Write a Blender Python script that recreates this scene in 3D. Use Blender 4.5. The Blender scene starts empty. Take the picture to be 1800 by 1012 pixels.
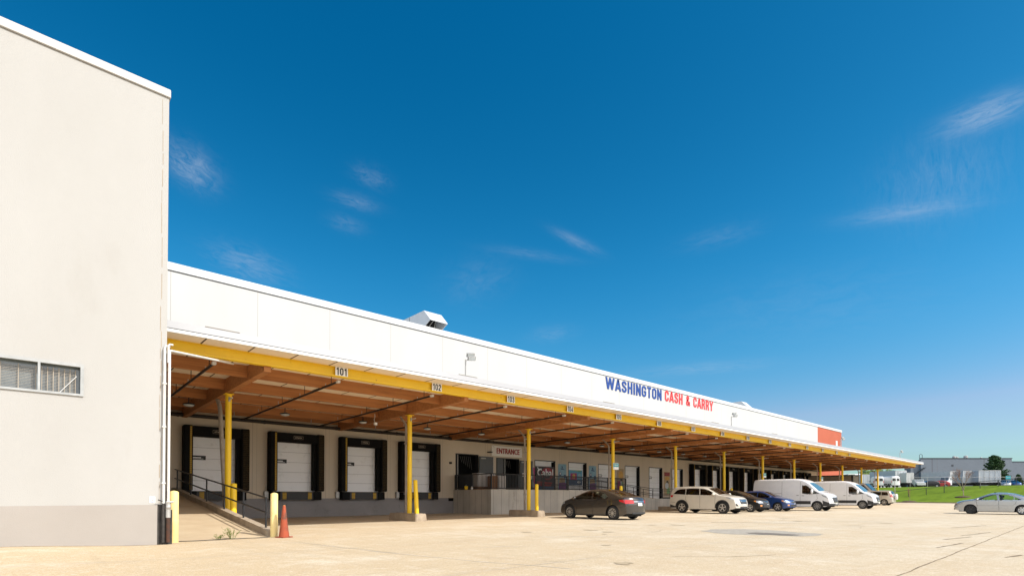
import bpy, bmesh, math, random
import numpy as np
from mathutils import Vector, Matrix, noise as mnoise
R = math.radians
S = bpy.context.scene
C = S.collection
random.seed(7)

# ---------------------------------------------------------------- camera
cam = bpy.data.cameras.new('camera')
camo = bpy.data.objects.new('camera', cam); C.objects.link(camo)
cam.sensor_width = 36.0; cam.lens = 18.8
cam.shift_x = 0.0; cam.shift_y = 0.1955
cam.clip_end = 6000
YAW = R(47.8885)                      # angle of view direction from +X (the wall runs along +X)
fw = Vector((math.cos(YAW), math.sin(YAW), 0)); rt = Vector((math.sin(YAW), -math.cos(YAW), 0))
camo.location = (0, 0, 1.12)
camo.rotation_euler = (R(90.8), 0, YAW - R(90))
S.camera = camo

# ---------------------------------------------------------------- sun, sky
SUN = Vector((0.50, -0.92, 1.0)).normalized()
sl = bpy.data.lights.new('sun', 'SUN'); sl.energy = 3.7; sl.angle = R(0.5); sl.color = (1.0, 0.955, 0.88)
so = bpy.data.objects.new('sun', sl); C.objects.link(so)
so.rotation_euler = SUN.to_track_quat('Z', 'Y').to_euler()
so.location = (0, -20, 60)
S.view_settings.view_transform = 'Standard'
S.view_settings.look = 'None'
S.view_settings.exposure = 0.52
S.view_settings.gamma = 1.0
S.cycles.diffuse_bounces = 7; S.cycles.max_bounces = 14

W = bpy.data.worlds.new('World'); S.world = W; W.use_nodes = True
nt = W.node_tree; nt.nodes.clear()
def N(t, **k):
    n = nt.nodes.new(t)
    for a, b in k.items(): setattr(n, a, b)
    return n
def wmath(op, a, b=None, c=None):
    n = N('ShaderNodeMath', operation=op)
    for i, v in enumerate((a, b, c)):
        if v is None: continue
        if isinstance(v, (int, float)): n.inputs[i].default_value = v
        else: nt.links.new(v, n.inputs[i])
    return n.outputs[0]
sky = N('ShaderNodeTexSky', sky_type='NISHITA', sun_disc=False)
sky.sun_elevation = math.asin(SUN.z); sky.sun_rotation = math.atan2(SUN.x, SUN.y)
sky.air_density = 1.0; sky.dust_density = 0.35; sky.ozone_density = 2.2; sky.altitude = 50
hs = N('ShaderNodeHueSaturation'); hs.inputs['Saturation'].default_value = 1.32; hs.inputs['Hue'].default_value = 0.488
nt.links.new(sky.outputs[0], hs.inputs['Color'])
tint = N('ShaderNodeMix', data_type='RGBA', blend_type='MULTIPLY'); tint.inputs[0].default_value = 1
nt.links.new(hs.outputs[0], tint.inputs[6]); tint.inputs[7].default_value = (0.78, 1.0, 0.97, 1)
tc = N('ShaderNodeTexCoord')
def dotn(vec):
    n = N('ShaderNodeVectorMath', operation='DOT_PRODUCT'); nt.links.new(tc.outputs['Generated'], n.inputs[0]); n.inputs[1].default_value = vec
    return n.outputs['Value']
sx_ = N('ShaderNodeSeparateColor'); nt.links.new(tint.outputs[2], sx_.inputs[0])
sc_ = N('ShaderNodeCombineColor')
nt.links.new(wmath('MINIMUM', wmath('MAXIMUM', wmath('MULTIPLY_ADD', wmath('POWER', sx_.outputs[0], 1.9), .93, -.03), .008), wmath('MULTIPLY', sx_.outputs[1], .60)), sc_.inputs[0])
gz_ = wmath('DIVIDE', dotn(Vector((0, 0, 1))), .14)
nt.links.new(wmath('MULTIPLY', sx_.outputs[1], wmath('MULTIPLY_ADD', wmath('POWER', 2.718, wmath('MULTIPLY', wmath('MULTIPLY', gz_, gz_), -1)), -.07, 1.0)), sc_.inputs[1])
nt.links.new(wmath('MULTIPLY', wmath('POWER', sx_.outputs[2], .85), 1.42), sc_.inputs[2])
def wdir(u, v):                        # a fixed compass direction in the sky
    q = fw * 940 * math.cos(R(.8)) + rt * (u - 900) + Vector((0, 0, 1)) * (871 - v)
    return q.normalized()
total = None
def wisp(u0, v0, u1, v1, wid, amp, fa=3.0, fb=9.0, seed=0.0, thr=.42):
    """a streak of cirrus between two sky directions, broken up by stretched noise"""
    global total
    a0, a1 = wdir(u0, v0), wdir(u1, v1)
    c = (a0 + a1).normalized(); ax = (a1 - a0); half = ax.length / 2; ax = (ax - c * ax.dot(c)).normalized(); bx = c.cross(ax)
    hb = wid / 1100.0
    a = wmath('DIVIDE', dotn(ax), half); b = wmath('DIVIDE', dotn(bx), hb)
    r2 = wmath('ADD', wmath('MULTIPLY', a, a), wmath('MULTIPLY', b, b))
    g = wmath('POWER', 2.718, wmath('MULTIPLY', r2, -1.3))
    front = wmath('GREATER_THAN', dotn(c), 0.0)
    cx = N('ShaderNodeCombineXYZ'); nt.links.new(a, cx.inputs[0]); nt.links.new(b, cx.inputs[1]); cx.inputs[2].default_value = seed
    mp = N('ShaderNodeMapping'); nt.links.new(cx.outputs[0], mp.inputs[0]); mp.inputs['Scale'].default_value = (fa, fb * .5, 1)
    no = N('ShaderNodeTexNoise'); nt.links.new(mp.outputs[0], no.inputs['Vector']); no.inputs['Scale'].default_value = 1.0; no.inputs['Detail'].default_value = 9; no.inputs['Roughness'].default_value = .70; no.inputs['Distortion'].default_value = .9
    m = N('ShaderNodeMapRange'); nt.links.new(no.outputs[0], m.inputs[0]); m.inputs[1].default_value = thr; m.inputs[2].default_value = thr + .34
    o = wmath('MULTIPLY', wmath('MULTIPLY', wmath('MULTIPLY', g, m.outputs[0]), front), amp)
    total = o if total is None else wmath('ADD', total, o)
wisp(285, 255, 375, 320, 26, 1.1, 1.6, 5, 1, .33)
wisp(370, 440, 500, 485, 26, .75, 1.6, 5, 2, .35)
wisp(620, 295, 680, 318, 16, .45, 1.6, 4, 3, .35)
wisp(585, 340, 665, 362, 12, .45, 1.6, 4, 4, .3)
wisp(575, 380, 640, 400, 14, .3, 1.6, 4, 5, .3)
wisp(975, 402, 1052, 440, 9, .5, 1.4, 3, 6, .25)
wisp(860, 434, 1010, 455, 9, .28, 2, 3, 7, .3)
wisp(1110, 655, 1350, 638, 12, .45, 3, 4, 8, .3)
wisp(930, 590, 1010, 580, 16, .28, 2, 4, 9, .3)
wisp(1665, 222, 1830, 160, 19, 1.0, 1.6, 5, 10, .25)
wisp(1490, 384, 1720, 352, 13, .55, 2.5, 4, 11, .25)
wisp(1545, 350, 1790, 270, 60, .30, 9, 4, 12, .30)
wisp(780, 510, 900, 470, 40, .2, 2, 4, 13, .3)
wisp(1200, 430, 1340, 395, 18, .2, 2, 4, 14, .3)
wisp(1200, 560, 1700, 500, 60, .14, 4, 6, 15, .3)
cl = N('ShaderNodeMix', data_type='RGBA'); cl.clamp_factor = True
nt.links.new(wmath('MULTIPLY', total, .40), cl.inputs[0]); ez = wmath('DIVIDE', wmath('SUBTRACT', dotn(Vector((0, 0, 1))), .30), .19)          # pale high haze in the middle sky
ef = wmath('MULTIPLY_ADD', wmath('POWER', 2.718, wmath('MULTIPLY', wmath('MULTIPLY', ez, ez), -1)), .22, 1.0)
hz = N('ShaderNodeVectorMath', operation='SCALE'); nt.links.new(sc_.outputs[0], hz.inputs[0]); nt.links.new(ef, hz.inputs['Scale'])
nt.links.new(hz.outputs[0], cl.inputs[6]); cl.inputs[7].default_value = (5.2, 6.0, 7.2, 1)
# bright clouds added unseen behind the camera to fill the shade under the canopy
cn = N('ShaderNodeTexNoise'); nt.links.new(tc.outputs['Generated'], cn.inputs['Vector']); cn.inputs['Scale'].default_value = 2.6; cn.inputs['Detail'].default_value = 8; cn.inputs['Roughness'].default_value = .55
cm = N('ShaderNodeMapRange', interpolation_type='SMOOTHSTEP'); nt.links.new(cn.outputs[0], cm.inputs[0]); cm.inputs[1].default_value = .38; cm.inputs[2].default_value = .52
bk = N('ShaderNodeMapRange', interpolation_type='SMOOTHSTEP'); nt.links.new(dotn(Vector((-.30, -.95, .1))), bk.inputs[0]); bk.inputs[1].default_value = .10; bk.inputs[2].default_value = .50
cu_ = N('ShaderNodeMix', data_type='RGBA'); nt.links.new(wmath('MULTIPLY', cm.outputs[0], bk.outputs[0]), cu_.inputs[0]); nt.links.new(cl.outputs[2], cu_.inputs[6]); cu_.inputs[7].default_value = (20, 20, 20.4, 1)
bg = N('ShaderNodeBackground'); bg.inputs[1].default_value = 0.076
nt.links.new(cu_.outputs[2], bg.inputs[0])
ow = N('ShaderNodeOutputWorld'); nt.links.new(bg.outputs[0], ow.inputs[0])

# ---------------------------------------------------------------- materials
def new_mat(name):
    m = bpy.data.materials.new(name); m.use_nodes = True
    return m, m.node_tree, m.node_tree.nodes['Principled BSDF']
def pm(name, c1, c2=None, scale=4.0, rough=.7, metal=0.0, bump=0.0, bscale=40.0, coat=0.0, detail=5, stretch=(1, 1, 1), lines=None, spec=.5, wear=None):
    """procedural material: two tones mixed by noise in object space, optional bump and optional joint lines (axis, pitch, width, colour, phase)"""
    m, t, b = new_mat(name)
    L = t.links.new
    c2 = c2 or tuple(v * .86 for v in c1)
    co = t.nodes.new('ShaderNodeTexCoord')
    oi = t.nodes.new('ShaderNodeObjectInfo'); rv = t.nodes.new('ShaderNodeMath'); rv.operation = 'MULTIPLY'; L(oi.outputs['Random'], rv.inputs[0]); rv.inputs[1].default_value = 60
    mp = t.nodes.new('ShaderNodeMapping'); L(co.outputs['Object'], mp.inputs[0]); mp.inputs['Scale'].default_value = stretch; L(rv.outputs[0], mp.inputs['Location'])
    n = t.nodes.new('ShaderNodeTexNoise'); L(mp.outputs[0], n.inputs['Vector']); n.inputs['Scale'].default_value = scale; n.inputs['Detail'].default_value = detail; n.inputs['Roughness'].default_value = .6
    r = t.nodes.new('ShaderNodeMapRange'); L(n.outputs[0], r.inputs[0]); r.inputs[1].default_value = .3; r.inputs[2].default_value = .7
    mx = t.nodes.new('ShaderNodeMix'); mx.data_type = 'RGBA'; L(r.outputs[0], mx.inputs[0]); mx.inputs[6].default_value = (*c1, 1); mx.inputs[7].default_value = (*c2, 1)
    col = mx.outputs[2]
    if wear:
        n3 = t.nodes.new('ShaderNodeTexNoise'); L(mp.outputs[0], n3.inputs['Vector']); n3.inputs['Scale'].default_value = wear[3]; n3.inputs['Detail'].default_value = 9; n3.inputs['Roughness'].default_value = .7
        r3 = t.nodes.new('ShaderNodeMapRange'); L(n3.outputs[0], r3.inputs[0]); r3.inputs[1].default_value = wear[1]; r3.inputs[2].default_value = wear[2]
        m3 = t.nodes.new('ShaderNodeMix'); m3.data_type = 'RGBA'; L(r3.outputs[0], m3.inputs[0]); L(col, m3.inputs[6]); m3.inputs[7].default_value = (*wear[0], 1); col = m3.outputs[2]
    if lines:
        sp = t.nodes.new('ShaderNodeSeparateXYZ'); L(co.outputs['Object'], sp.inputs[0])
        for ax, pitch, wd, lc, ph in lines:
            f = t.nodes.new('ShaderNodeMath'); f.operation = 'ADD'; L(sp.outputs[ax], f.inputs[0]); f.inputs[1].default_value = 1000 * pitch - ph + wd / 2
            g = t.nodes.new('ShaderNodeMath'); g.operation = 'MODULO'; L(f.outputs[0], g.inputs[0]); g.inputs[1].default_value = pitch
            h = t.nodes.new('ShaderNodeMath'); h.operation = 'LESS_THAN'; L(g.outputs[0], h.inputs[0]); h.inputs[1].default_value = wd
            m2 = t.nodes.new('ShaderNodeMix'); m2.data_type = 'RGBA'; L(h.outputs[0], m2.inputs[0]); L(col, m2.inputs[6]); m2.inputs[7].default_value = (*lc, 1)
            col = m2.outputs[2]
    L(col, b.inputs['Base Color'])
    b.inputs['Roughness'].default_value = rough; b.inputs['Metallic'].default_value = metal
    b.inputs['Coat Weight'].default_value = coat; b.inputs['Coat Roughness'].default_value = .03
    b.inputs['Specular IOR Level'].default_value = spec
    if bump:
        n2 = t.nodes.new('ShaderNodeTexNoise'); L(co.outputs['Object'], n2.inputs['Vector']); n2.inputs['Scale'].default_value = bscale; n2.inputs['Detail'].default_value = 3
        bp = t.nodes.new('ShaderNodeBump'); bp.inputs['Strength'].default_value = bump; bp.inputs['Distance'].default_value = .02; L(n2.outputs[0], bp.inputs['Height']); L(bp.outputs[0], b.inputs['Normal'])
    return m
def glass_mat(name, tintc, refl=1.0, mixin=0.0, painted_sheen=None):
    m, t, b = new_mat(name); L = t.links.new
    out = t.nodes['Material Output']; t.nodes.remove(b)
    tr = t.nodes.new('ShaderNodeBsdfTransparent'); tr.inputs[0].default_value = (*tintc, 1)
    gl = t.nodes.new('ShaderNodeBsdfGlossy'); gl.inputs['Roughness'].default_value = .03
    fr = t.nodes.new('ShaderNodeFresnel'); fr.inputs[0].default_value = 1.5
    mu = t.nodes.new('ShaderNodeMath'); mu.operation = 'MULTIPLY_ADD'; L(fr.outputs[0], mu.inputs[0]); mu.inputs[1].default_value = refl; mu.inputs[2].default_value = mixin
    mu.use_clamp = True
    base = tr
    if painted_sheen:  # diffuse colour that paints a reflection over the glass
        df = t.nodes.new('ShaderNodeBsdfDiffuse'); df.inputs[0].default_value = (*painted_sheen[1], 1); ms = t.nodes.new('ShaderNodeMixShader'); ms.inputs[0].default_value = painted_sheen[0]
        L(tr.outputs[0], ms.inputs[1]); L(df.outputs[0], ms.inputs[2]); base = ms
    mx = t.nodes.new('ShaderNodeMixShader'); L(mu.outputs[0], mx.inputs[0]); L(base.outputs[0], mx.inputs[1]); L(gl.outputs[0], mx.inputs[2])
    L(mx.outputs[0], out.inputs[0])
    return m
M = {}
M['stucco'] = pm('cream_stucco', (.402, .392, .375), (.374, .363, .344), .55, .85, bump=.25, bscale=60, detail=10, stretch=(1, 1, .45), wear=((.35, .335, .31), .58, .80, .35))
M['stucco_base'] = pm('beige_base_paint', (.338, .308, .280), (.314, .284, .256), .8, .85, bump=.2, bscale=60, detail=8)
M['white_trim'] = pm('white_metal_trim', (.60, .60, .59), (.56, .56, .55), 1.5, .45)
M['coping_white'] = pm('painted_coping', (.49, .48, .465), (.455, .445, .43), 1.5, .6)
M['wall_white'] = pm('white_wall_paint', (.468, .466, .456), (.44, .436, .422), .35, .85, bump=.12, bscale=50, detail=8, stretch=(1, 1, .25),
                    lines=[(0, 3.75, .025, (.33, .31, .28), .98)])
M['wall_orange'] = pm('orange_wall_paint', (.40, .092, .045), (.36, .08, .036), .5, .85, bump=.1)
M['wall_beige'] = pm('beige_wall_paint', (.64, .545, .425), (.56, .47, .36), .6, .85, bump=.15, bscale=40, detail=8, stretch=(1, 1, .3),
                    lines=[(0, 3.75, .02, (.38, .31, .23), .78), (0, 3.75, .015, (.42, .35, .27), .98)])
M['wall_grey'] = pm('grey_base_paint', (.27, .25, .245), (.225, .21, .205), .8, .85, wear=((.15, .135, .125), .58, .76, .7), bump=.15)
M['fascia_grey'] = pm('galvanised_fascia', (.325, .325, .338), (.30, .30, .312), .8, .5, metal=.0)
M['fascia_white'] = pm('white_fascia', (.80, .80, .79), (.76, .76, .75), 1, .4)
M['yellow'] = pm('yellow_steel_paint', (.84, .56, .013), (.78, .50, .011), .8, .5, wear=((.30, .15, .02), .66, .74, 3), bump=.05, bscale=30, detail=7)
M['yellow_worn'] = pm('worn_yellow_paint', (.80, .56, .10), (.74, .47, .05), 3, .6, bump=.1, bscale=30, detail=7)
M['yellow_pale'] = pm('pale_yellow_paint', (.78, .62, .28), (.74, .55, .20), 3, .6, bump=.1, bscale=30, detail=7)
M['wood'] = pm('brown_glulam', (.46, .195, .062), (.30, .112, .034), 2.0, .75, wear=((.17, .06, .018), .56, .74, 1.1), bump=.15, bscale=25, detail=8, stretch=(.25, 3, 6))
M['deck'] = pm('canopy_plywood', (.80, .69, .54), (.75, .63, .48), 1.5, .85, lines=[(0, 1.22, .045, (.05, .03, .015), .2)])
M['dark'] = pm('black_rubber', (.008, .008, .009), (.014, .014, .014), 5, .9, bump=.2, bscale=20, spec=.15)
M['seal'] = pm('black_dock_seal', (.007, .007, .0075), (.013, .0125, .012), 2.5, .9, wear=((.045, .035, .025), .60, .80, 2.2), bump=.3, bscale=8, spec=.12)
M['seal_rib'] = pm('ribbed_dock_seal', (.014, .012, .010), (.06, .04, .016), 14, .9, spec=.15, bump=.3, bscale=30, lines=[(2, .09, .022, (.006, .006, .006), 0)])
M['seal_old'] = pm('brown_dock_seal', (.06, .032, .012), (.03, .018, .01), 4, .85)
M['stripe'] = pm('yellow_seal_stripe', (.46, .30, .02), (.36, .2, .03), 5, .7, lines=[(2, .09, .018, (.10, .06, .01), 0)])
M['door_white'] = pm('white_sectional_door', (.86, .86, .87), (.82, .82, .83), 1, .5, wear=((.60, .59, .57), .56, .76, 1.6), lines=[(2, .52, .014, (.30, .30, .30), .28)])
M['interior'] = pm('dark_interior', (.012, .012, .012), (.02, .02, .02), 2, .9)
M['grey_door'] = pm('grey_steel_door', (.09, .095, .098), (.078, .082, .085), 2, .5)
M['vent_metal'] = pm('light_vent_metal', (.50, .52, .54), (.45, .47, .49), 1.5, .5)
M['black_metal'] = pm('black_railing_paint', (.010, .010, .012), (.016, .016, .018), 6, .45)
M['galv'] = pm('galvanised_steel', (.46, .45, .43), (.36, .35, .33), 6, .5, metal=.35)
M['grey_pipe'] = pm('weathered_grey_pipe', (.40, .36, .31), (.25, .21, .17), 5, .7, detail=7, stretch=(2, 2, .6))
M['white_pipe'] = pm('painted_pipe', (.66, .65, .62), (.55, .53, .50), 6, .5)
M['rust'] = pm('rusty_steel', (.09, .03, .012), (.03, .024, .02), 9, .85, bump=.2, detail=8)
M['dark_guard'] = pm('dark_pipe_guard', (.055, .048, .042), (.02, .018, .017), 8, .8, bump=.2, detail=8)
M['iron'] = pm('dark_sprinkler_pipe', (.022, .013, .009), (.012, .008, .006), 4, .6)
M['conc_dark'] = pm('formed_concrete', (.52, .48, .42), (.36, .335, .295), 1.1, .9, wear=((.20, .18, .155), .60, .78, .9), bump=.25, bscale=25, detail=9, stretch=(1, 1, .5), lines=[(0, .62, .022, (.15, .145, .14), .1), (1, .62, .022, (.13, .12, .11), .2)])
M['curb'] = pm('weathered_concrete', (.42, .34, .25), (.27, .21, .15), 2.5, .9, bump=.3, bscale=25, detail=9)
M['ramp'] = pm('ramp_concrete', (.52, .41, .27), (.44, .33, .21), 1.4, .9, bump=.25, bscale=50, detail=9)
M['sign_white'] = pm('white_sign_board', (.80, .80, .79), (.76, .76, .75), 3, .5)
M['banner'] = pm('cream_vinyl_banner', (.86, .83, .78), (.80, .76, .70), 1.2, .6)
M['black_ink'] = pm('black_lettering', (.012, .012, .013), (.016, .016, .016), 3, .6)
M['red_ink'] = pm('red_lettering', (.68, .035, .035), (.63, .03, .03), 3, .5)
M['dkred_ink'] = pm('dark_red_lettering', (.38, .02, .02), (.34, .018, .018), 3, .5)
M['blue_ink'] = pm('blue_lettering', (.003, .042, .22), (.003, .036, .19), 3, .5)
M['teal'] = pm('teal_sign', (.02, .32, .36), (.02, .28, .32), 3, .5)
M['orange'] = pm('faded_orange_cone', (.42, .095, .042), (.26, .06, .035), 5, .8, detail=8, stretch=(1, 1, .6), wear=((.10, .06, .045), .50, .62, 4), spec=.2)
M['tire'] = pm('tyre_rubber', (.014, .014, .014), (.02, .02, .02), 20, .85)
M['rim_silver'] = pm('silver_rim', (.55, .55, .55), (.48, .48, .48), 8, .3, metal=.8)
M['rim_dark'] = pm('dark_rim_pocket', (.02, .02, .02), (.03, .03, .03), 8, .5)
M['rim_steel'] = pm('steel_rim', (.25, .24, .22), (.18, .17, .16), 8, .5, metal=.4)
M['under'] = pm('dark_underbody', (.010, .010, .010), (.014, .014, .014), 4, .9)
M['trim_black'] = pm('black_plastic_trim', (.022, .022, .023), (.028, .028, .029), 10, .6)
M['chrome'] = pm('chrome', (.75, .75, .76), (.7, .7, .7), 3, .12, metal=1.0)
M['seat'] = pm('dark_seat_fabric', (.03, .03, .032), (.04, .04, .042), 10, .9)
M['lamp_red'] = pm('red_tail_lamp', (.55, .012, .015), (.45, .01, .012), 3, .15, coat=.6)
M['lamp_clear'] = pm('clear_head_lamp', (.62, .65, .68), (.30, .32, .35), 9, .1, metal=.4, coat=.8)
M['lamp_amber'] = pm('amber_lamp', (.75, .30, .06), (.6, .22, .04), 4, .15, coat=.6)
M['plate'] = pm('number_plate', (.75, .74, .70), (.6, .58, .55), 9, .5)
def paint(n, c, metal=.25, rough=.32, coat=.9): return pm(n, c, tuple(v * .95 for v in c), 3, rough, metal=metal, coat=coat, spec=.3 if coat < .6 else .5)
M['p_brown'] = paint('brown_grey_car_paint', (.058, .050, .043), .5, .22, .9)
M['p_pearl'] = paint('pearl_white_car_paint', (.58, .54, .47), .1, .3)
M['p_black'] = paint('black_car_paint', (.006, .006, .007), 0, .35, .45)
M['p_blue'] = paint('dark_blue_car_paint', (.012, .045, .17), .35, .28)
M['p_silver'] = paint('silver_car_paint', (.46, .48, .50), .65, .28)
M['p_white'] = paint('white_van_paint', (.68, .68, .69), 0, .35)
M['p_gold'] = paint('champagne_car_paint', (.55, .52, .46), .4, .32)
M['p_red'] = paint('red_car_paint', (.4, .02, .02), .2, .3)
M['glass'] = glass_mat('car_glass', (.85, .95, .89), .6, .04)
M['glass_dark'] = glass_mat('tinted_glass', (.06, .06, .06), .8, .02)
M['glass_screen'] = glass_mat('windscreen_glass', (.35, .42, .40), 1.3, .10)
M['glass_blue'] = glass_mat('sky_painted_windscreen', (.20, .27, .29), 1.0, .10, (.55, (.14, .27, .34)))  # blue diffuse share paints the pale sky reflection into the glass
M['pane'] = pm('dusty_window_glass', (.10, .13, .15), (.16, .19, .20), 3, .15, spec=.8)
M['window_frame'] = pm('chalky_grey_frame', (.40, .41, .41), (.30, .31, .31), 5, .7, detail=8)
M['grille'] = pm('window_grille', (.36, .31, .25), (.28, .24, .19), 6, .7)
M['bark'] = pm('tree_bark', (.15, .11, .08), (.09, .065, .045), 12, .9)
M['bark_pale'] = pm('pale_bark', (.36, .29, .22), (.28, .22, .16), 12, .9)
M['twig'] = pm('reddish_twigs', (.30, .17, .11), (.22, .12, .08), 12, .9)
M['leaf_dark'] = pm('conifer_needles', (.016, .05, .012), (.05, .11, .022), 1.6, .7)
M['leaf_lime'] = pm('fresh_spring_leaves', (.22, .30, .022), (.11, .19, .018), 1.2, .6)
M['leaf_weed'] = pm('weed_leaves', (.10, .16, .03), (.22, .22, .06), 10, .7)
M['mulch'] = pm('brown_mulch', (.10, .065, .035), (.06, .04, .025), 6, .95)
M['bldg_grey'] = pm('grey_building_panel', (.145, .17, .20), (.13, .152, .18), .15, .8, lines=[(0, 14.6, .25, (.09, .10, .115), 3.2), (0, 14.6, .2, (.13, .145, .165), 4.6)])
M['bldg_dark'] = pm('dark_grey_trim', (.05, .055, .065), (.04, .045, .05), .5, .8)
M['bldg_white'] = pm('white_far_roof', (.68, .68, .66), (.6, .6, .59), .2, .8)
M['trailer_white'] = pm('white_trailer_panel', (.62, .62, .60), (.52, .52, .50), .8, .55)
M['trailer_grey'] = pm('grey_trailer_panel', (.46, .50, .52), (.40, .43, .45), .6, .6)
M['trailer_tan'] = pm('tan_truck_panel', (.30, .255, .20), (.26, .22, .17), .8, .6)
M['card'] = pm('brown_cardboard', (.26, .12, .045), (.22, .10, .04), 4, .9)
M['carton'] = pm('white_carton', (.60, .56, .53), (.54, .50, .47), 4, .8)
M['lens'] = pm('floodlight_lens', (.62, .66, .66), (.5, .54, .54), 5, .25)
M['poster_blue'] = pm('pale_blue_poster', (.26, .42, .50), (.16, .31, .42), 2.5, .5)
M['poster_sky'] = pm('blue_poster', (.05, .26, .44), (.12, .36, .5), 2.5, .5)
M['poster_pink'] = pm('magenta_print', (.42, .03, .16), (.30, .02, .10), 3, .5)
M['poster_green'] = pm('green_print', (.10, .33, .08), (.3, .36, .2), 4, .5)
M['poster_purple'] = pm('purple_print', (.11, .03, .17), (.24, .05, .2), 7, .5)
M['poster_yellow'] = pm('yellow_print', (.62, .38, .04), (.5, .22, .06), 6, .5)
M['poster_beige'] = pm('faded_print', (.46, .36, .20), (.40, .25, .13), 4, .6)
M['poster_white'] = pm('white_print', (.62, .62, .60), (.4, .46, .5), 6, .6)
M['poster_black'] = pm('black_print', (.02, .018, .02), (.04, .02, .025), 4, .5)
M['poster_red'] = pm('red_print', (.36, .025, .03), (.18, .015, .02), 5, .5)
M['poster_navy'] = pm('navy_print', (.02, .05, .13), (.03, .09, .18), 6, .5)
M['asphalt_patch'] = pm('asphalt_patch', (.40, .36, .30), (.28, .25, .205), 9, .95, bump=.5, bscale=30)
M['asphalt_dark'] = pm('wet_dark_patch', (.11, .095, .08), (.18, .155, .125), 9, .95)
M['crack'] = pm('dark_joint_filler', (.115, .085, .055), (.23, .17, .10), 3, .95)
M['crack_light'] = pm('pale_joint_repair', (.60, .54, .44), (.52, .45, .35), 5, .95)

# ground concrete: broad stains, speckle and fine aggregate
def ground_mat():
    m, t, b = new_mat('tan_concrete'); L = t.links.new
    co = t.nodes.new('ShaderNodeTexCoord')
    def noise(scale, det=6, st=(1, 1, 1), ro=.6):
        mp = t.nodes.new('ShaderNodeMapping'); L(co.outputs['Object'], mp.inputs[0]); mp.inputs['Scale'].default_value = st
        n = t.nodes.new('ShaderNodeTexNoise'); L(mp.outputs[0], n.inputs['Vector']); n.inputs['Scale'].default_value = scale; n.inputs['Detail'].default_value = det; n.inputs['Roughness'].default_value = ro
        return n.outputs[0]
    def rng(v, a, c, lo=0, hi=1):
        r = t.nodes.new('ShaderNodeMapRange'); L(v, r.inputs[0]); r.inputs[1].default_value = a; r.inputs[2].default_value = c; r.inputs[3].default_value = lo; r.inputs[4].default_value = hi; return r.outputs[0]
    def mix(f, a, c, bt='MIX'):
        x = t.nodes.new('ShaderNodeMix'); x.data_type = 'RGBA'; x.blend_type = bt
        if isinstance(f, float): x.inputs[0].default_value = f
        else: L(f, x.inputs[0])
        for i, v in ((6, a), (7, c)):
            if isinstance(v, tuple): x.inputs[i].default_value = (*v, 1)
            else: L(v, x.inputs[i])
        return x.outputs[2]
    sp = t.nodes.new('ShaderNodeSeparateXYZ'); L(co.outputs['Object'], sp.inputs[0])
    base = mix(rng(noise(.12, 4), .35, .65), (.535, .435, .30), (.55, .47, .35))
    near = mix(rng(sp.outputs[0], 2, 15, 1, 0), base, (.50, .365, .205))          # older rust-stained slabs by the left building
    c = mix(rng(noise(.9, 9, (1, 1, 1), .72), .42, .66, 0, .8), near, (.475, .345, .20))
    c = mix(rng(noise(2.0, 9, (.5, 1, 1), .75), .50, .68, 0, .55), c, (.40, .295, .175))
    c = mix(rng(noise(3.4, 6, (1, 1, 1), .75), .53, .70, 0, .6), c, (.70, .62, .50))
    c = mix(rng(noise(.35, 8, (1, 1, 1), .7), .52, .66, 0, .6), c, (.68, .61, .49))
    c = mix(rng(noise(.22, 5, (1, 1, 1), .7), .52, .66, 0, .42), c, (.50, .36, .20))
    c = mix(rng(noise(11, 5, (1, 1, 1), .75), .45, .75, 0, .50), c, (.36, .27, .17))
    c = mix(rng(noise(19, 2), .50, .60, 0, .26), c, (.33, .25, .155))
    c = mix(rng(noise(23, 2), .53, .62, 0, .28), c, (.70, .62, .49))
    c = mix(rng(noise(38, 3), .35, .65, 0, .30), c, (.34, .26, .165))
    c = mix(rng(noise(70, 2), .52, .70, 0, .55), c, (.76, .68, .54))
    c = mix(rng(noise(5, 6, (1, 1, 1), .7), .68, .76, 0, .5), c, (.17, .13, .09))
    c = mix(rng(noise(1.0, 6, (2.6, .12, 1), .6), .55, .70, 0, .32), c, (.36, .28, .18))
    c = mix(rng(noise(1.0, 6, (.10, 2.2, 1), .6), .56, .70, 0, .30), c, (.40, .31, .20))
    L(c, b.inputs['Base Color']); b.inputs['Roughness'].default_value = .9
    bp = t.nodes.new('ShaderNodeBump'); bp.inputs['Strength'].default_value = .25; bp.inputs['Distance'].default_value = .01; L(noise(90, 3), bp.inputs['Height']); L(bp.outputs[0], b.inputs['Normal'])
    return m
M['ground'] = ground_mat()
M['grass'] = pm('mown_grass', (.145, .215, .018), (.095, .145, .014), .8, 1.0, spec=.05, bump=.6, bscale=12, detail=9, stretch=(.25, 1, 1))
M['far_ground'] = pm('far_yard', (.22, .20, .17), (.17, .16, .13), .2, .95)
M['kerb'] = pm('kerb_concrete', (.34, .28, .21), (.2, .17, .13), 2, .9)
fm, ft, fb = new_mat('chain_link_mesh')
o_ = ft.nodes['Material Output']; ft.nodes.remove(fb)
a_ = ft.nodes.new('ShaderNodeBsdfTransparent'); d_ = ft.nodes.new('ShaderNodeBsdfDiffuse'); d_.inputs[0].default_value = (.02, .02, .02, 1)
x_ = ft.nodes.new('ShaderNodeMixShader'); x_.inputs[0].default_value = .10
ft.links.new(a_.outputs[0], x_.inputs[1]); ft.links.new(d_.outputs[0], x_.inputs[2]); ft.links.new(x_.outputs[0], o_.inputs[0])
M['chain'] = fm

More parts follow.
